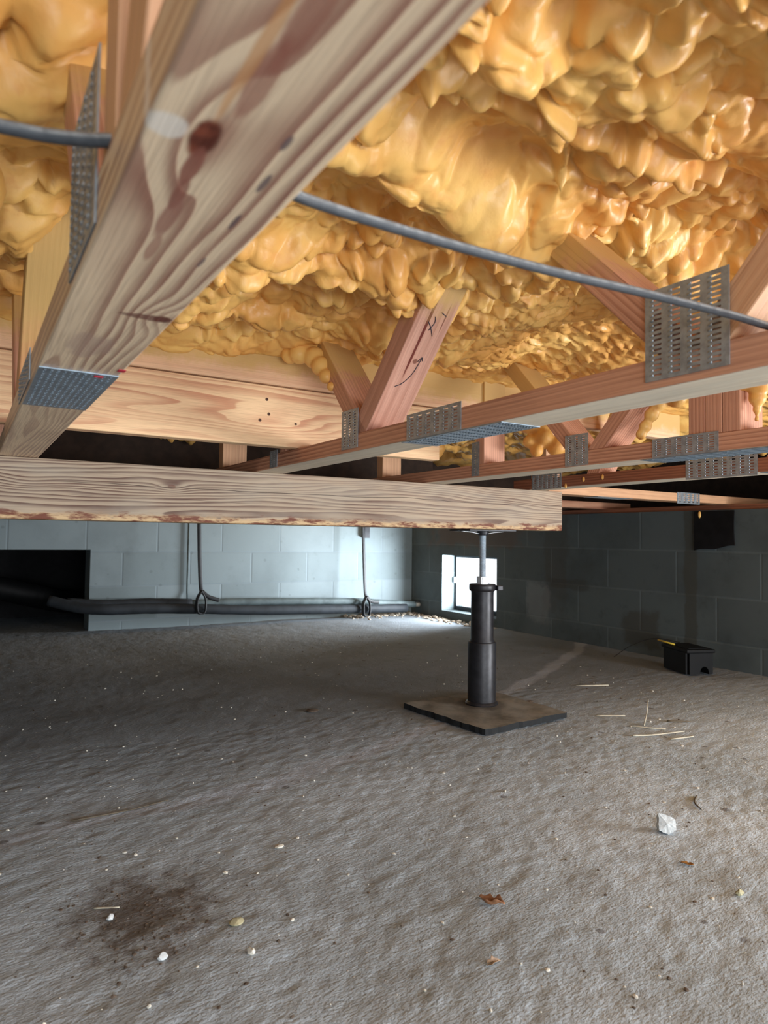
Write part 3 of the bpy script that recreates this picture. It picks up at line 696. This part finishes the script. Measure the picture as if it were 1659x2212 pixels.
cc = N.mix(N.ma('MULTIPLY', N.mr(dn, 0.40, 0.60, 0.6, 1.0), N.mr(nz, -0.35, 0.15, 0.12, 0.9)), srgb(44, 48, 55), srgb(150, 154, 156))
M['cable'] = N.out(cc, 0.5, spec=0.5)
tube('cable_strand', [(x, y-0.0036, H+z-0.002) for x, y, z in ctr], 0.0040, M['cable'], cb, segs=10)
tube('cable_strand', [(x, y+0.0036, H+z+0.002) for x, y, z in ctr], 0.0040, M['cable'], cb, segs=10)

# ------------------------------------------------------------------ spray foam
def lumps(X, Y, seeds, fall=0.5):
    """union of rounded caps: seeds rows are (x, y, rx, ry, angle, amplitude)"""
    out = np.zeros_like(X); xs = X[0]; ys = Y[:, 0]
    return out
def foam_surface():
    xs = axis_pts([(-0.62, 0.20, 0.010), (0.20, 1.0, 0.0028), (1.0, 1.3, 0.0038), (1.3, 2.1, 0.009), (2.1, 3.25, 0.03)])
    ys = axis_pts([(-0.5, 0.18, 0.03), (0.18, 1.0, 0.0028), (1.0, 1.62, 0.0036), (1.62, 2.7, 0.012), (2.7, 4.75, 0.035)])
    X, Y = np.meshgrid(xs, ys)
    # domain warp makes the lumps irregular and drawn out
    wx = X + 0.034*fbm(X, Y, 9, 3, 21) + 0.016*fbm(X, Y, 30, 2, 27); wy = Y + 0.034*fbm(X, Y, 9, 3, 23) + 0.016*fbm(X, Y, 30, 2, 29)
    def layer(spacing, r0, r1, a0, a1, seed, aniso=1.5, keep=1.0, mask=None):
        g = np.random.default_rng(seed)
        gx = np.arange(xs[0], xs[-1], spacing); gy = np.arange(ys[0], ys[-1], spacing)
        out = np.zeros_like(X)
        for a in gx:
            for b in gy:
                jx_, jy_, rr, aa, th, kp, ex = g.random(7)
                if kp > keep: continue
                px, py = a+(jx_-.5)*spacing*1.1, b+(jy_-.5)*spacing*1.1
                r = r0+(r1-r0)*rr; am = a0+(a1-a0)*aa; R_ = r*aniso
                i0, i1 = np.searchsorted(ys, (py-R_-.03, py+R_+.03)); j0, j1 = np.searchsorted(xs, (px-R_-.03, px+R_+.03))
                if i1 <= i0 or j1 <= j0: continue
                dx = wx[i0:i1, j0:j1]-px; dy = wy[i0:i1, j0:j1]-py
                t = (th-.5)*1.6; c, s = math.cos(t), math.sin(t)
                u = (dx*c+dy*s)/(r*aniso); v = (-dx*s+dy*c)/r
                q = np.clip(1-u*u-v*v, 0, None)**(0.5+0.55*ex)*am
                out[i0:i1, j0:j1] = np.maximum(out[i0:i1, j0:j1], q)
        return out
    big = layer(0.080, 0.035, 0.062, 0.015, 0.045, 3, 1.6, 0.8)
    mid = layer(0.031, 0.014, 0.029, 0.014, 0.042, 5, 1.35, 0.92)
    sml = layer(0.017, 0.008, 0.016, 0.003, 0.010, 8, 1.5, 0.85)
    near = np.clip((0.75-Y)/0.3, 0, 1)
    z = 0.505 - 0.045*fbm(X, Y, 3.2, 2, 2)
    # spray passes running across the bay
    def ridge(x0, y0, x1, y1, wdt, amp, wob=0.02, seed=1):
        d = np.array([x1-x0, y1-y0]); L = np.hypot(*d); d = d/L
        s = (X-x0)*d[0]+(Y-y0)*d[1]; t = -(X-x0)*d[1]+(Y-y0)*d[0] + wob*fbm(X, Y, 6, 2, seed)*2
        e = np.clip((s+wdt)/wdt, 0, 1)*np.clip((L+wdt-s)/wdt, 0, 1)
        return amp*np.exp(-(t/wdt)**2)*e
    rid = ridge(0.30, 0.64, 0.74, 0.735, 0.058, 0.085, 0.008, 31)
    rid = np.maximum(rid, ridge(0.36, 0.53, 0.80, 0.51, 0.020, 0.040, 0.012, 33))
    rid = np.maximum(rid, ridge(0.30, 0.42, 1.20, 0.44, 0.06, 0.050, 0.03, 35))
    rid = np.maximum(rid, ridge(0.20, 0.24, 1.20, 0.25, 0.07, 0.075, 0.02, 36))
    rid = np.maximum(rid, ridge(0.30, 0.98, 0.72, 1.02, 0.07, 0.052, 0.03, 37))
    rid = np.maximum(rid, ridge(0.30, 1.30, 1.20, 1.36, 0.10, 0.035, 0.03, 39))
    rid = np.maximum(rid, ridge(0.90, 0.70, 1.20, 0.78, 0.07, 0.055, 0.03, 41))
    rid = np.maximum(rid, ridge(-0.45, 0.75, 0.05, 0.70, 0.10, 0.10, 0.03, 43))
    rid = np.maximum(rid, ridge(-0.45, 1.15, 0.05, 1.12, 0.08, 0.08, 0.03, 44))
    # smoother on the flattened mound
    sm = np.exp(-(((X-0.48)/0.20)**4+((Y-0.67)/0.065)**4))
    lumpy = np.clip(0.85+1.3*fbm(X, Y, 4.5, 2, 71), 0.35, 1.15)
    fine = np.clip((X-0.85)/0.12, 0, 1)*np.clip((Y-0.75)/0.15, 0, 1)      # small scaly lumps in the far bay
    z = z - rid - (0.75*big*(1-0.6*fine)+0.85*lumpy*mid*(1-0.72*sm)*(1-0.55*fine)+0.75*sml*(0.55+1.3*fine)*(1-0.5*sm))
    # down against the boards and up around the trusses' shadow gaps
    bd = np.exp(-((Y-1.56)/0.05)**2)*(X < 2.3)
    z = z*(1-0.6*bd) + (0.405+0.055*np.clip((X-0.5)/0.7, 0, 1)+0.012*fbm(X, Y, 12, 3, 51))*0.6*bd
    beyond = np.clip((Y-1.62)/0.1, 0, 1)
    z = z - beyond*(0.05+0.07*np.abs(fbm(X, Y, 8, 3, 61)))
    dent = np.exp(-(((X-1.10)/0.12)**2+((Y-0.93)/0.07)**2)); z = z+0.05*dent
    # pointed drips
    for (px, py, r, a) in ((0.80, 1.06, 0.014, 0.050), (0.93, 0.86, 0.012, 0.03), (0.62, 0.60, 0.012, 0.03), (0.74, 0.50, 0.014, 0.035), (0.70, 0.53, 0.01, 0.03)):
        d = np.hypot(X-px, Y-py)/r; z = z - a*np.exp(-d*1.3)*np.clip(1.6-d*0.35, 0, 1)
    z = np.minimum(z, 0.585)
    # sideways swelling gives the lumps undercuts
    gy_, gx_ = np.gradient(z); gx_ = gx_/np.maximum(np.gradient(X, axis=1), 1e-4); gy_ = gy_/np.maximum(np.gradient(Y, axis=0), 1e-4)
    dep = np.clip(0.50 - z, -0.03, 0.1)
    kx = -np.clip(gx_, -1.5, 1.5)*0.0; ky = -np.clip(gy_, -1.5, 1.5)*0.0
    return grid_mesh('spray_foam', X+kx, Y+ky - 0.25*np.clip(big*0.75+mid*0.85, 0, .05), H+z, M['foam'])
foam = foam_surface()
tag(foam, 'lumpy orange-yellow spray foam covering the underside of the floor above', 'spray foam', kind='stuff')

def foam_blob(name, balls, parent, voxel=0.006, label=None):
    bm = bmesh.new(); c = Vector(balls[0][:3])
    for b in balls:
        x, y, z, r = b[:4]; sc = b[4] if len(b) > 4 else (1, 1, 1)
        g = bmesh.ops.create_icosphere(bm, subdivisions=3, radius=r)
        bmesh.ops.scale(bm, vec=sc, verts=g['verts']); bmesh.ops.translate(bm, vec=Vector((x, y, z))-c, verts=g['verts'])
    o = bm_obj(name, bm, M['foam'], parent, Matrix.Translation(c+Vector((0, 0, H))), smooth=True)
    r = o.modifiers.new('merge', 'REMESH'); r.mode = 'VOXEL'; r.voxel_size = voxel; r.use_smooth_shade = True
    s = o.modifiers.new('soften', 'SMOOTH'); s.iterations = 4; s.factor = 0.6
    if label: o['label'] = label
    return o
# foam sleeve on the far-leaning web of the V at the centre
foam_blob('foam_crust', [(0.70, 1.49, 0.452, 0.030), (0.672, 1.485, 0.44, 0.026), (0.700, 1.455, 0.427, 0.027), (0.704, 1.430, 0.402, 0.024), (0.708, 1.408, 0.374, 0.018), (0.710, 1.385, 0.346, 0.012),
                         (0.66, 1.51, 0.44, 0.022), (0.735, 1.50, 0.452, 0.026)], child(T2, 'diagonal_web', 0), 0.004)
# foam on the mid webs
foam_blob('foam_crust', [(1.33, 0.865, 0.345, 0.035), (1.35, 0.80, 0.345, 0.04), (1.31, 0.765, 0.335, 0.034), (1.325, 0.742, 0.315, 0.026), (1.36, 0.73, 0.325, 0.03), (1.325, 0.745, 0.285, 0.017), (1.325, 0.746, 0.262, 0.009), (1.325, 0.747, 0.243, 0.006), (1.40, 0.74, 0.35, 0.04)], child(T3, 'vertical_web', 1), 0.004)
foam_blob('foam_crust', [(1.36, 0.975, 0.345, 0.030), (1.352, 0.990, 0.318, 0.020), (1.345, 1.003, 0.292, 0.017), (1.34, 1.016, 0.266, 0.015), (1.335, 1.024, 0.248, 0.013), (1.375, 0.96, 0.33, 0.025)], child(T3, 'diagonal_web', 1), 0.004)
foam_blob('foam_crust', [(1.40, 0.93, 0.235, 0.016), (1.44, 0.96, 0.237, 0.018), (1.47, 0.92, 0.24, 0.02), (1.43, 0.90, 0.25, 0.017)], T3, 0.004)
foam_blob('foam_crust', [(1.43, 1.49, 0.36, 0.045), (1.46, 1.47, 0.33, 0.032), (1.45, 1.45, 0.30, 0.028), (1.48, 1.43, 0.275, 0.030), (1.51, 1.41, 0.268, 0.022), (1.42, 1.48, 0.29, 0.02), (1.43, 1.46, 0.262, 0.02)], T3, 0.005)
foam_blob('foam_crust', [(1.26, 1.75, 0.36, 0.05), (1.24, 1.72, 0.31, 0.03), (1.25, 1.70, 0.28, 0.02), (1.21, 1.74, 0.32, 0.035), (1.25, 1.70, 0.262, 0.012)], T3, 0.005)
# foam tongues hanging beside the near truss at the left
foam_blob('foam_crust', [(-0.02, 0.90, 0.40, 0.05), (-0.045, 0.86, 0.36, 0.04), (-0.01, 0.93, 0.36, 0.035), (-0.03, 0.95, 0.33, 0.025)], T1, 0.005)

# ------------------------------------------------------------------ pipes along the far wall
pipes = empty('pipe_bundle', (2.0, 4.52, H-0.55)); tag(pipes, 'pair of black and grey wrapped pipes slung along far block wall', 'pipe')
tube('upper_pipe', [(1.30, 4.53, H-0.455), (1.7, 4.53, H-0.458), (2.3, 4.53, H-0.478), (2.62, 4.53, H-0.495), (3.02, 4.53, H-0.528), (3.10, 4.53, H-0.534)], 0.026, M['pipe_grey'], pipes, jit=0.03)
tube('lower_pipe', [(0.45, 4.60, H-0.41), (0.60, 4.54, H-0.45), (0.75, 4.50, H-0.468), (1.0, 4.50, H-0.472), (1.35, 4.50, H-0.490), (1.8, 4.50, H-0.518), (2.3, 4.50, H-0.535), (2.62, 4.50, H-0.545), (3.0, 4.50, H-0.556)], 0.029, M['pipe_wrap'], pipes, jit=0.03, flat=(1.15, 1))
tube('upper_pipe', [(0.55, 4.58, H-0.425), (0.75, 4.545, H-0.44), (1.0, 4.54, H-0.44), (1.30, 4.53, H-0.452)], 0.030, M['pipe_wrap'], pipes, jit=0.04)
tube('pipe_stub', [(3.09, 4.53, H-0.534), (3.145, 4.53, H-0.536)], 0.018, M['pvc'], pipes, curve=False)['label'] = 'bare dirty white pipe end entering the corner'
lathe('pipe_fitting', [(0, 0), (0.024, 0), (0.024, 0.014), (0, 0.014)], M['rubber'], pipes, (3.12, 4.53, H-0.515))
# hanging straps
def strap(label, x, ztop, kz, tail):
    s = empty('hanging_strap', (x, 4.49, kz)); tag(s, label, 'strap')
    tube('strap_band', [(x-0.006, 4.50, ztop), (x, 4.49, H-0.15), (x+0.005, 4.475, kz+0.06), (x+0.008, 4.46, kz)], 0.015, M['rubber'], s, flat=(0.35, 0.9), segs=8)
    tube('strap_loop', [(x+0.008, 4.458, kz+0.01), (x-0.022, 4.452, kz-0.05), (x-0.018, 4.452, kz-0.13), (x+0.02, 4.458, kz-0.14)], 0.014, M['rubber'], s, flat=(0.5, 1.3), segs=8)
    tube('strap_loop', [(x+0.008, 4.458, kz+0.01), (x+0.035, 4.452, kz-0.05), (x+0.032, 4.452, kz-0.13), (x+0.0, 4.458, kz-0.14)], 0.014, M['rubber'], s, flat=(0.5, 1.3), segs=8)
    tube('strap_tail', [(x+0.010, 4.455, kz+0.005)] + [(x+a, 4.45, H+b) for a, b in tail], 0.014, M['rubber'], s, flat=(1.0, 0.4), segs=8)
    return s
strap('left black strap holding pipes, its loose tail sticking out to the right', 1.337, H+0.10, H-0.375, [(0.05, -0.405), (0.10, -0.425), (0.125, -0.432)])
strap('right black strap holding pipes, nearer the bright corner of the far wall', 2.60, H+0.10, H-0.455, [(0.03, -0.478), (0.07, -0.492), (0.115, -0.495)])
tube_o = tube('wall_conduit', [(1.30, 4.635, H+0.157), (1.30, 4.635, H-0.38), (1.30, 4.625, H-0.43)], 0.006, M['pipe_grey'], None, curve=False)
tag(tube_o, 'thin grey vertical conduit fixed to far wall beside the left strap', 'conduit')
tag(box('metal_bracket', (2.67, 4.60, H-0.005), (2.715, 4.645, H+0.16), M['black_iron'], axis='w', bevel=0.002), 'small dark bracket on far wall beside the right strap', 'bracket')
# duct in the chamber beyond the opening
bm = bmesh.new(); random.seed(3)
def ribbed(t): return 0.085+0.006*math.sin(t*240)
duct = tube('flexible_duct', [(-1.2, 5.10, H-0.36), (-0.4, 5.05, H-0.34), (0.05, 5.02, H-0.33), (0.35, 5.05, H-0.40), (0.60, 5.15, H-0.47), (0.9, 5.3, H-0.50)], 0.075, M['plastic'], None, segs=16, n=20, jit=0.02)
tag(duct, 'fat black flexible duct sagging in dark opening at far left', 'duct')
tube_d = tube('drain_pipe', [(0.03, 4.9, H+0.15), (0.05, 4.9, H-0.22)], 0.03, M['black_iron'], None, curve=False)
tag(tube_d, 'dark vertical pipe standing inside the opening at far left', 'pipe')
tag(tube('drain_pipe', [(0.20, 4.95, H+0.15), (0.165, 4.93, H-0.26)], 0.016, M['black_iron'], None, curve=False), 'thin dark leaning pipe inside the opening, right of the vertical pipe', 'pipe')

# ------------------------------------------------------------------ black sheet hanging on the right-hand wall
bm = bmesh.new(); n = 12; rows = []
for i in range(n+1):
    u = i/n; y = 2.090 + (1.878-2.090)*u; zb = -0.045+0.027*u + 0.004*math.sin(u*9)
    rows.append([bm.verts.new((WX-0.012-0.006*math.sin(v/6*3)*u, y, H+zb+(0.152-zb)*(v/6))) for v in range(7)])
for i in range(n):
    for j in range(6): bm.faces.new((rows[i][j], rows[i+1][j], rows[i+1][j+1], rows[i][j+1]))
shp = bm_obj('black_sheet', bm, M['dark_panel']); md = shp.modifiers.new('thickness', 'SOLIDIFY'); md.thickness = 0.005
tag(shp, 'black square sheet hanging against top of right wall', 'sheet')
bm = bmesh.new(); bmesh.ops.create_icosphere(bm, subdivisions=2, radius=1); bmesh.ops.scale(bm, vec=(.006, .008, .018), verts=bm.verts)
bm_obj('foam_crumb', bm, M['foam'], shp, Matrix.Translation((WX-0.022, 2.055, H+0.135)), smooth=True)

# ------------------------------------------------------------------ bait box by the right-hand wall
def bait_box():
    a = Vector((0.075, 0.186, 0)).normalized(); b = Vector((0.12, -0.064, 0)).normalized()
    b = (b - a*a.dot(b)).normalized()
    L, Wd, Ht = 0.20, 0.138, 0.115
    c = Vector((2.83, 1.924, 0)) + a*L/2 + b*Wd/2
    e = empty('bait_box', (c.x, c.y, 0.0)); tag(e, 'small black plastic box with lid on floor against right wall', 'box')
    f = frame(c+Vector((0, 0, 0.0)), a, -b)
    # body: shell with an arched cut at the foot of the end wall
    bm = bmesh.new(); prof = []
    hw = Wd/2
    n = 10
    pts = [(-hw, 0), (-0.006, 0)] + [(0.018+0.024*-math.cos(math.pi*k/n), 0.036*math.sin(math.pi*k/n)+0.0) for k in range(n+1)] + [(hw, 0), (hw, Ht-0.018), (-hw, Ht-0.018)]
    A = [bm.verts.new((-L/2, -y, z)) for y, z in pts]; B = [bm.verts.new((L/2, -y, z)) for y, z in pts]
    bm.faces.new(A); bm.faces.new(list(reversed(B)))
    for i in range(len(pts)):
        j = (i+1) % len(pts); bm.faces.new((A[i], A[j], B[j], B[i]))
    bmesh.ops.recalc_face_normals(bm, faces=bm.faces)
    vert_e = [ed for ed in bm.edges if abs(ed.verts[0].co.x-ed.verts[1].co.x) < 1e-6 and abs(abs(ed.verts[0].co.y)-hw) < 1e-6 and abs(abs(ed.verts[1].co.y)-hw) < 1e-6 and abs(ed.verts[0].co.y-ed.verts[1].co.y) < 1e-6]
    bmesh.ops.bevel(bm, geom=vert_e, offset=0.012, segments=4, affect='EDGES')
    body = bm_obj('box_body', bm, M['plastic'], e, f)
    bm = box_bm(L+0.008, Wd+0.008, 0.017, 0.005, 3, c=(0, 0, Ht-0.0095)); bm_obj('box_lid', bm, M['plastic'], e, f)
    bm = box_bm(L-0.04, Wd-0.04, 0.004, 0.0015, 2, c=(0, 0, Ht+0.0005)); bm_obj('lid_panel', bm, M['plastic'], e, f)
    t = tube('yellow_stick', [c+a*0.11-b*0.085+Vector((0, 0, 0.128)), c+a*0.02-b*0.055+Vector((0, 0, 0.1195))], 0.004, M['yellow'], None, curve=False)
    tag(t, 'short yellow stick lying on top of the small black box', 'stick')
    tag(tube('thin_wire', [c+a*0.36-b*0.18+Vector((0, 0, 0.004)), c+a*0.30-b*0.12+Vector((0, 0, 0.07)), c+a*0.22-b*0.04+Vector((0, 0, 0.118)), c+a*0.06+b*0.0+Vector((0, 0, 0.1225))], 0.0018, M['rubber'], None, segs=6), 'thin dark wire curving off the small black box', 'wire')
bait_box()

# ------------------------------------------------------------------ things lying on the slab
def fz(x, y): return float(floor_z(np.array([x]), np.array([y]))[0])
def stone_bm(sx, sy, sz, seed, sub=2, rough=0.25, cut=0):
    rnd = random.Random(seed); bm = bmesh.new(); bmesh.ops.create_icosphere(bm, subdivisions=sub, radius=1)
    for v in bm.verts: v.co *= 1+rnd.uniform(-rough, rough)*0.6
    for k in range(cut):                  # flat broken faces
        nrm = Vector((rnd.uniform(-1, 1), rnd.uniform(-1, 1), rnd.uniform(-0.3, 1))).normalized()
        for v in bm.verts:
            d = v.co.dot(nrm)
            if d > 0.62: v.co -= nrm*(d-0.62)
    bmesh.ops.scale(bm, vec=(sx, sy, sz), verts=bm.verts)
    return bm
def stone(name, x, y, s, mat, label, cat='stone', sc=(1, 1, 0.6), seed=1, rz=0, sub=2, rough=0.25, cut=0, group=None):
    o = bm_obj(name, stone_bm(s*sc[0], s*sc[1], s*sc[2], seed, sub, rough, cut), mat, None, Matrix.Translation((x, y, fz(x, y)+s*sc[2]*0.75)) @ Matrix.Rotation(rz, 4, 'Z'))
    return tag(o, label, cat, group)
# white chunk: a faceted slab tipped up towards the viewer
def white_rock():
    bm = bmesh.new(); rnd = random.Random(4)
    out = [(-0.014, 0.026), (-0.004, 0.0245), (0.008, 0.021), (0.0185, 0.016), (0.020, 0.006), (0.0195, -0.004), (0.012, -0.010), (0.004, -0.014), (-0.006, -0.0115), (-0.0145, -0.008), (-0.0155, 0.002), (-0.0135, 0.012)]
    F_ = [bm.verts.new((x, rnd.uniform(-.001, .001), z)) for x, z in out]
    B_ = [bm.verts.new((x*0.86-0.002, 0.020+rnd.uniform(-.003, .003), z*0.78)) for x, z in out]
    cF = bm.verts.new((0.002, -0.0035, 0.006)); cF2 = bm.verts.new((0, 0.024, 0.004))
    for i in range(len(out)):
        j = (i+1) % len(out); bm.faces.new((F_[i], F_[j], cF)); bm.faces.new((B_[j], B_[i], cF2)); bm.faces.new((F_[j], F_[i], B_[i], B_[j]))
    bmesh.ops.recalc_face_normals(bm, faces=bm.faces)
    bmesh.ops.subdivide_edges(bm, edges=list(bm.edges), cuts=2, use_grid_fill=True)
    for v in bm.verts: v.co += Vector((rnd.uniform(-1, 1), rnd.uniform(-1, 1), rnd.uniform(-1, 1)))*0.0006
    o = bm_obj('white_rock', bm, M['rock'], None, Matrix.Translation((1.272, 0.915, 0.0105)) @ Matrix.Rotation(-math.radians(40), 4, 'Z') @ Matrix.Rotation(-0.35, 4, 'X'))
    tag(o, 'chalky white broken rock chunk on the slab at lower right', 'rock')
white_rock()
stone('stone', 1.168, 0.695, 0.0065, M['yellow_stone'], 'cream two-lobed pebble at far lower right of the slab', sc=(1.2, 0.8, 0.9), seed=12, rough=0.5)
stone('stone', 0.383, 1.046, 0.0105, M['yellow_stone'], 'flat yellowish stone on slab at lower left, largest there', sc=(1.1, 0.9, 0.45), seed=3, cut=2)
stone('stone', 0.375, 0.961, 0.0075, M['pebble'], 'grey-white pebble just below the flat yellowish stone', sc=(0.7, 1.1, 0.6), seed=5, cut=2)
stone('stone', 0.262, 1.018, 0.0075, M['rock'], 'white angular pebble below the patch of dirt at lower left', sc=(1, 0.9, 0.7), seed=6, cut=3)
stone('stone', 0.217, 1.169, 0.0065, M['rock'], 'white pebble inside the patch of dirt at lower left', sc=(1, 1, 0.7), seed=8, cut=3)
stone('stone', 0.548, 1.265, 0.008, M['pebble'], 'flat grey pebble alone in the middle left of the slab', sc=(1.3, 0.8, 0.35), seed=9)
stone('stone', 1.064, 2.185, 0.021, M['dark_stone'], 'flat dark disc-like stone on slab left of the pad', sc=(1.1, 0.9, 0.25), seed=10, sub=3, rough=0.1)
stone('stone', 1.835, 1.905, 0.016, M['dark_stone'], 'flat dark stone on slab just right of the pad', sc=(1.1, 0.8, 0.25), seed=11, sub=3, rough=0.1)
# leaves
def leaf(x, y, L, Wd, mat, label, rz, curl=0.5, seed=1, z=0.004):
    bm = bmesh.new(); n, k = 14, 6; rows = []; rnd = random.Random(seed)
    for i in range(n+1):
        u = i/n; wv = Wd*math.sin(math.pi*min(1, u*0.93+0.04))**0.7*(1+0.25*math.sin(u*17+seed)); row = []
        for j in range(k+1):
            v = j/k*2-1
            row.append(bm.verts.new(((u-.5)*L, v*wv/2*(1-0.25*curl*abs(v)), abs(v)**1.6*wv*0.55*curl + 0.10*L*curl*math.sin(u*6.5+seed) + rnd.uniform(0, .0006)+0.08*L*curl)))
        rows.append(row)
    for i in range(n):
        for j in range(k): bm.faces.new((rows[i][j], rows[i+1][j], rows[i+1][j+1], rows[i][j+1]))
    e = empty('dry_leaf', (x, y, fz(x, y)), rz); tag(e, label, 'leaf')
    mw = Matrix.Translation((x, y, fz(x, y)+z*0.25)) @ Matrix.Rotation(rz, 4, 'Z')
    o = bm_obj('leaf_blade', bm, mat, e, mw, smooth=True); md = o.modifiers.new('thickness', 'SOLIDIFY'); md.thickness = 0.0005
    bm2 = tube_bm([(-L*0.66, 0, 0.001), (-L*0.5, 0, 0.002+0.08*L*curl), (0, 0, 0.0006+0.08*L*curl+0.10*L*curl*math.sin(3.25+seed))], 0.0006, 5)
    bm_obj('leaf_stem', bm2, M['twig'], e, mw)
leaf(0.771, 0.888, 0.045, 0.022, M['leaf'], 'curled brown dry leaf on slab at lower centre', -math.radians(62), 0.9, 2)
leaf(0.668, 0.765, 0.024, 0.014, M['leaf_pale'], 'pale pinkish dry leaf below the curled brown one', math.radians(0), 0.4, 4)
leaf(1.192, 0.812, 0.024, 0.012, M['leaf_gold'], 'golden brown dry leaf just below the white rock', -math.radians(50), 0.35, 7)
# straws and twigs
def stick(pts, r, mat, label, cat='straw', name='dry_straw'):
    P = [(x, y, fz(x, y)+z) for x, y, z in pts]
    o = tube(name, P, lambda t: r*(1-0.45*t), mat, None, segs=6, n=5); tag(o, label, cat)
stick([(1.803, 1.417, 0.003), (1.86, 1.39, 0.004), (1.976, 1.355, 0.008)], 0.0030, M['straw'], 'long pale straw lying flat, right of the pad')
stick([(2.34, 1.96, 0.002), (2.21, 2.02, 0.002)], 0.0028, M['straw'], 'pale straw farthest back, right of the jack post')
stick([(1.90, 1.645, 0.002), (1.985, 1.59, 0.002)], 0.0025, M['straw'], 'short pale straw beside the right corner of the pad')
stick([(1.935, 1.475, 0.002), (1.995, 1.51, 0.025), (2.05, 1.545, 0.060)], 0.0026, M['straw'], 'pale straw standing up from the slab, leaning right')
stick([(1.965, 1.415, 0.002), (1.925, 1.45, 0.003), (1.89, 1.50, 0.003)], 0.0026, M['straw'], 'pale straw lying at the foot of the upright one')
stick([(2.05, 1.47, 0.003), (2.11, 1.42, 0.004)], 0.0035, M['twig'], 'dark short twig right of the standing straw', 'twig', 'twig')
stick([(1.88, 1.335, 0.002), (1.95, 1.31, 0.006), (1.965, 1.325, 0.002)], 0.0024, M['straw'], 'small bent straw in front of the long pale one')
stick([(1.52, 1.01, 0.002), (1.475, 0.985, 0.003), (1.455, 0.955, 0.002)], 0.0025, M['twig'], 'thin dark twig on slab behind the white rock', 'twig', 'twig')
stick([(0.212, 1.60, 0.002), (0.33, 1.60, 0.003), (0.42, 1.615, 0.002)], 0.0022, M['twig'], 'long thin dark twig on the slab at far left', 'twig', 'twig')
stick([(0.20, 1.215, 0.002), (0.235, 1.19, 0.005)], 0.0018, M['straw'], 'tiny straw inside the patch of dirt at lower left')

# fine grit scattered over the slab, too many to count
def scatter(name, n, region, s0, s1, mat, label, seed, cat='grit'):
    rnd = random.Random(seed); bm = bmesh.new()
    for k in range(n):
        x, y = region(rnd)
        while (name in ('pale_grit', 'dark_grit')) and ((1.33 < x < 1.82 and 1.61 < y < 2.08) or (abs(x-0.27) < 0.13 and abs(y-1.14) < 0.16)): x, y = region(rnd)
        s = s0+(s1-s0)*rnd.random()**2.5
        g = bmesh.ops.create_icosphere(bm, subdivisions=1, radius=1)
        sc = Vector((s*rnd.uniform(.7, 1.4), s*rnd.uniform(.7, 1.4), s*rnd.uniform(.4, .8)))
        R_ = Matrix.Rotation(rnd.random()*6.28, 4, 'Z')
        z = fz(x, y)
        for v in g['verts']:
            v.co = R_ @ (Vector((v.co.x*sc.x, v.co.y*sc.y, v.co.z*sc.z))*rnd.uniform(.8, 1.2)) + Vector((x, y, z+sc.z*.4))
    o = bm_obj(name, bm, mat); tag(o, label, cat, kind='stuff'); return o
scatter('pale_grit', 700, lambda r: (r.uniform(0.05, 2.6), 0.55+3.2*r.random()**1.6), 0.0011, 0.0042, M['pebble'], 'pale grit scattered all over the concrete slab', 5)
scatter('dark_grit', 420, lambda r: (r.uniform(0.05, 2.4), 0.55+3.2*r.random()**1.6), 0.0012, 0.0038, M['dark_stone'], 'dark crumbs scattered all over the concrete slab', 6)
scatter('dirt_crumbs', 300, lambda r: (r.gauss(0.27, 0.055), r.gauss(1.14, 0.07)), 0.0008, 0.0034, M['dark_stone'], 'dense dark crumbs in the dirt patch at lower left', 7, 'dirt')
def corner(r):
    if r.random() < 0.5: return (r.uniform(2.5, 3.12), WY-0.02-abs(r.gauss(0, 0.09)))
    return (WX-0.02-abs(r.gauss(0, 0.05)), r.uniform(3.55, 4.6))
scatter('rubble', 420, corner, 0.005, 0.022, M['rubble'], 'strip of pale mortar rubble in the far corner below the window', 8, 'rubble')
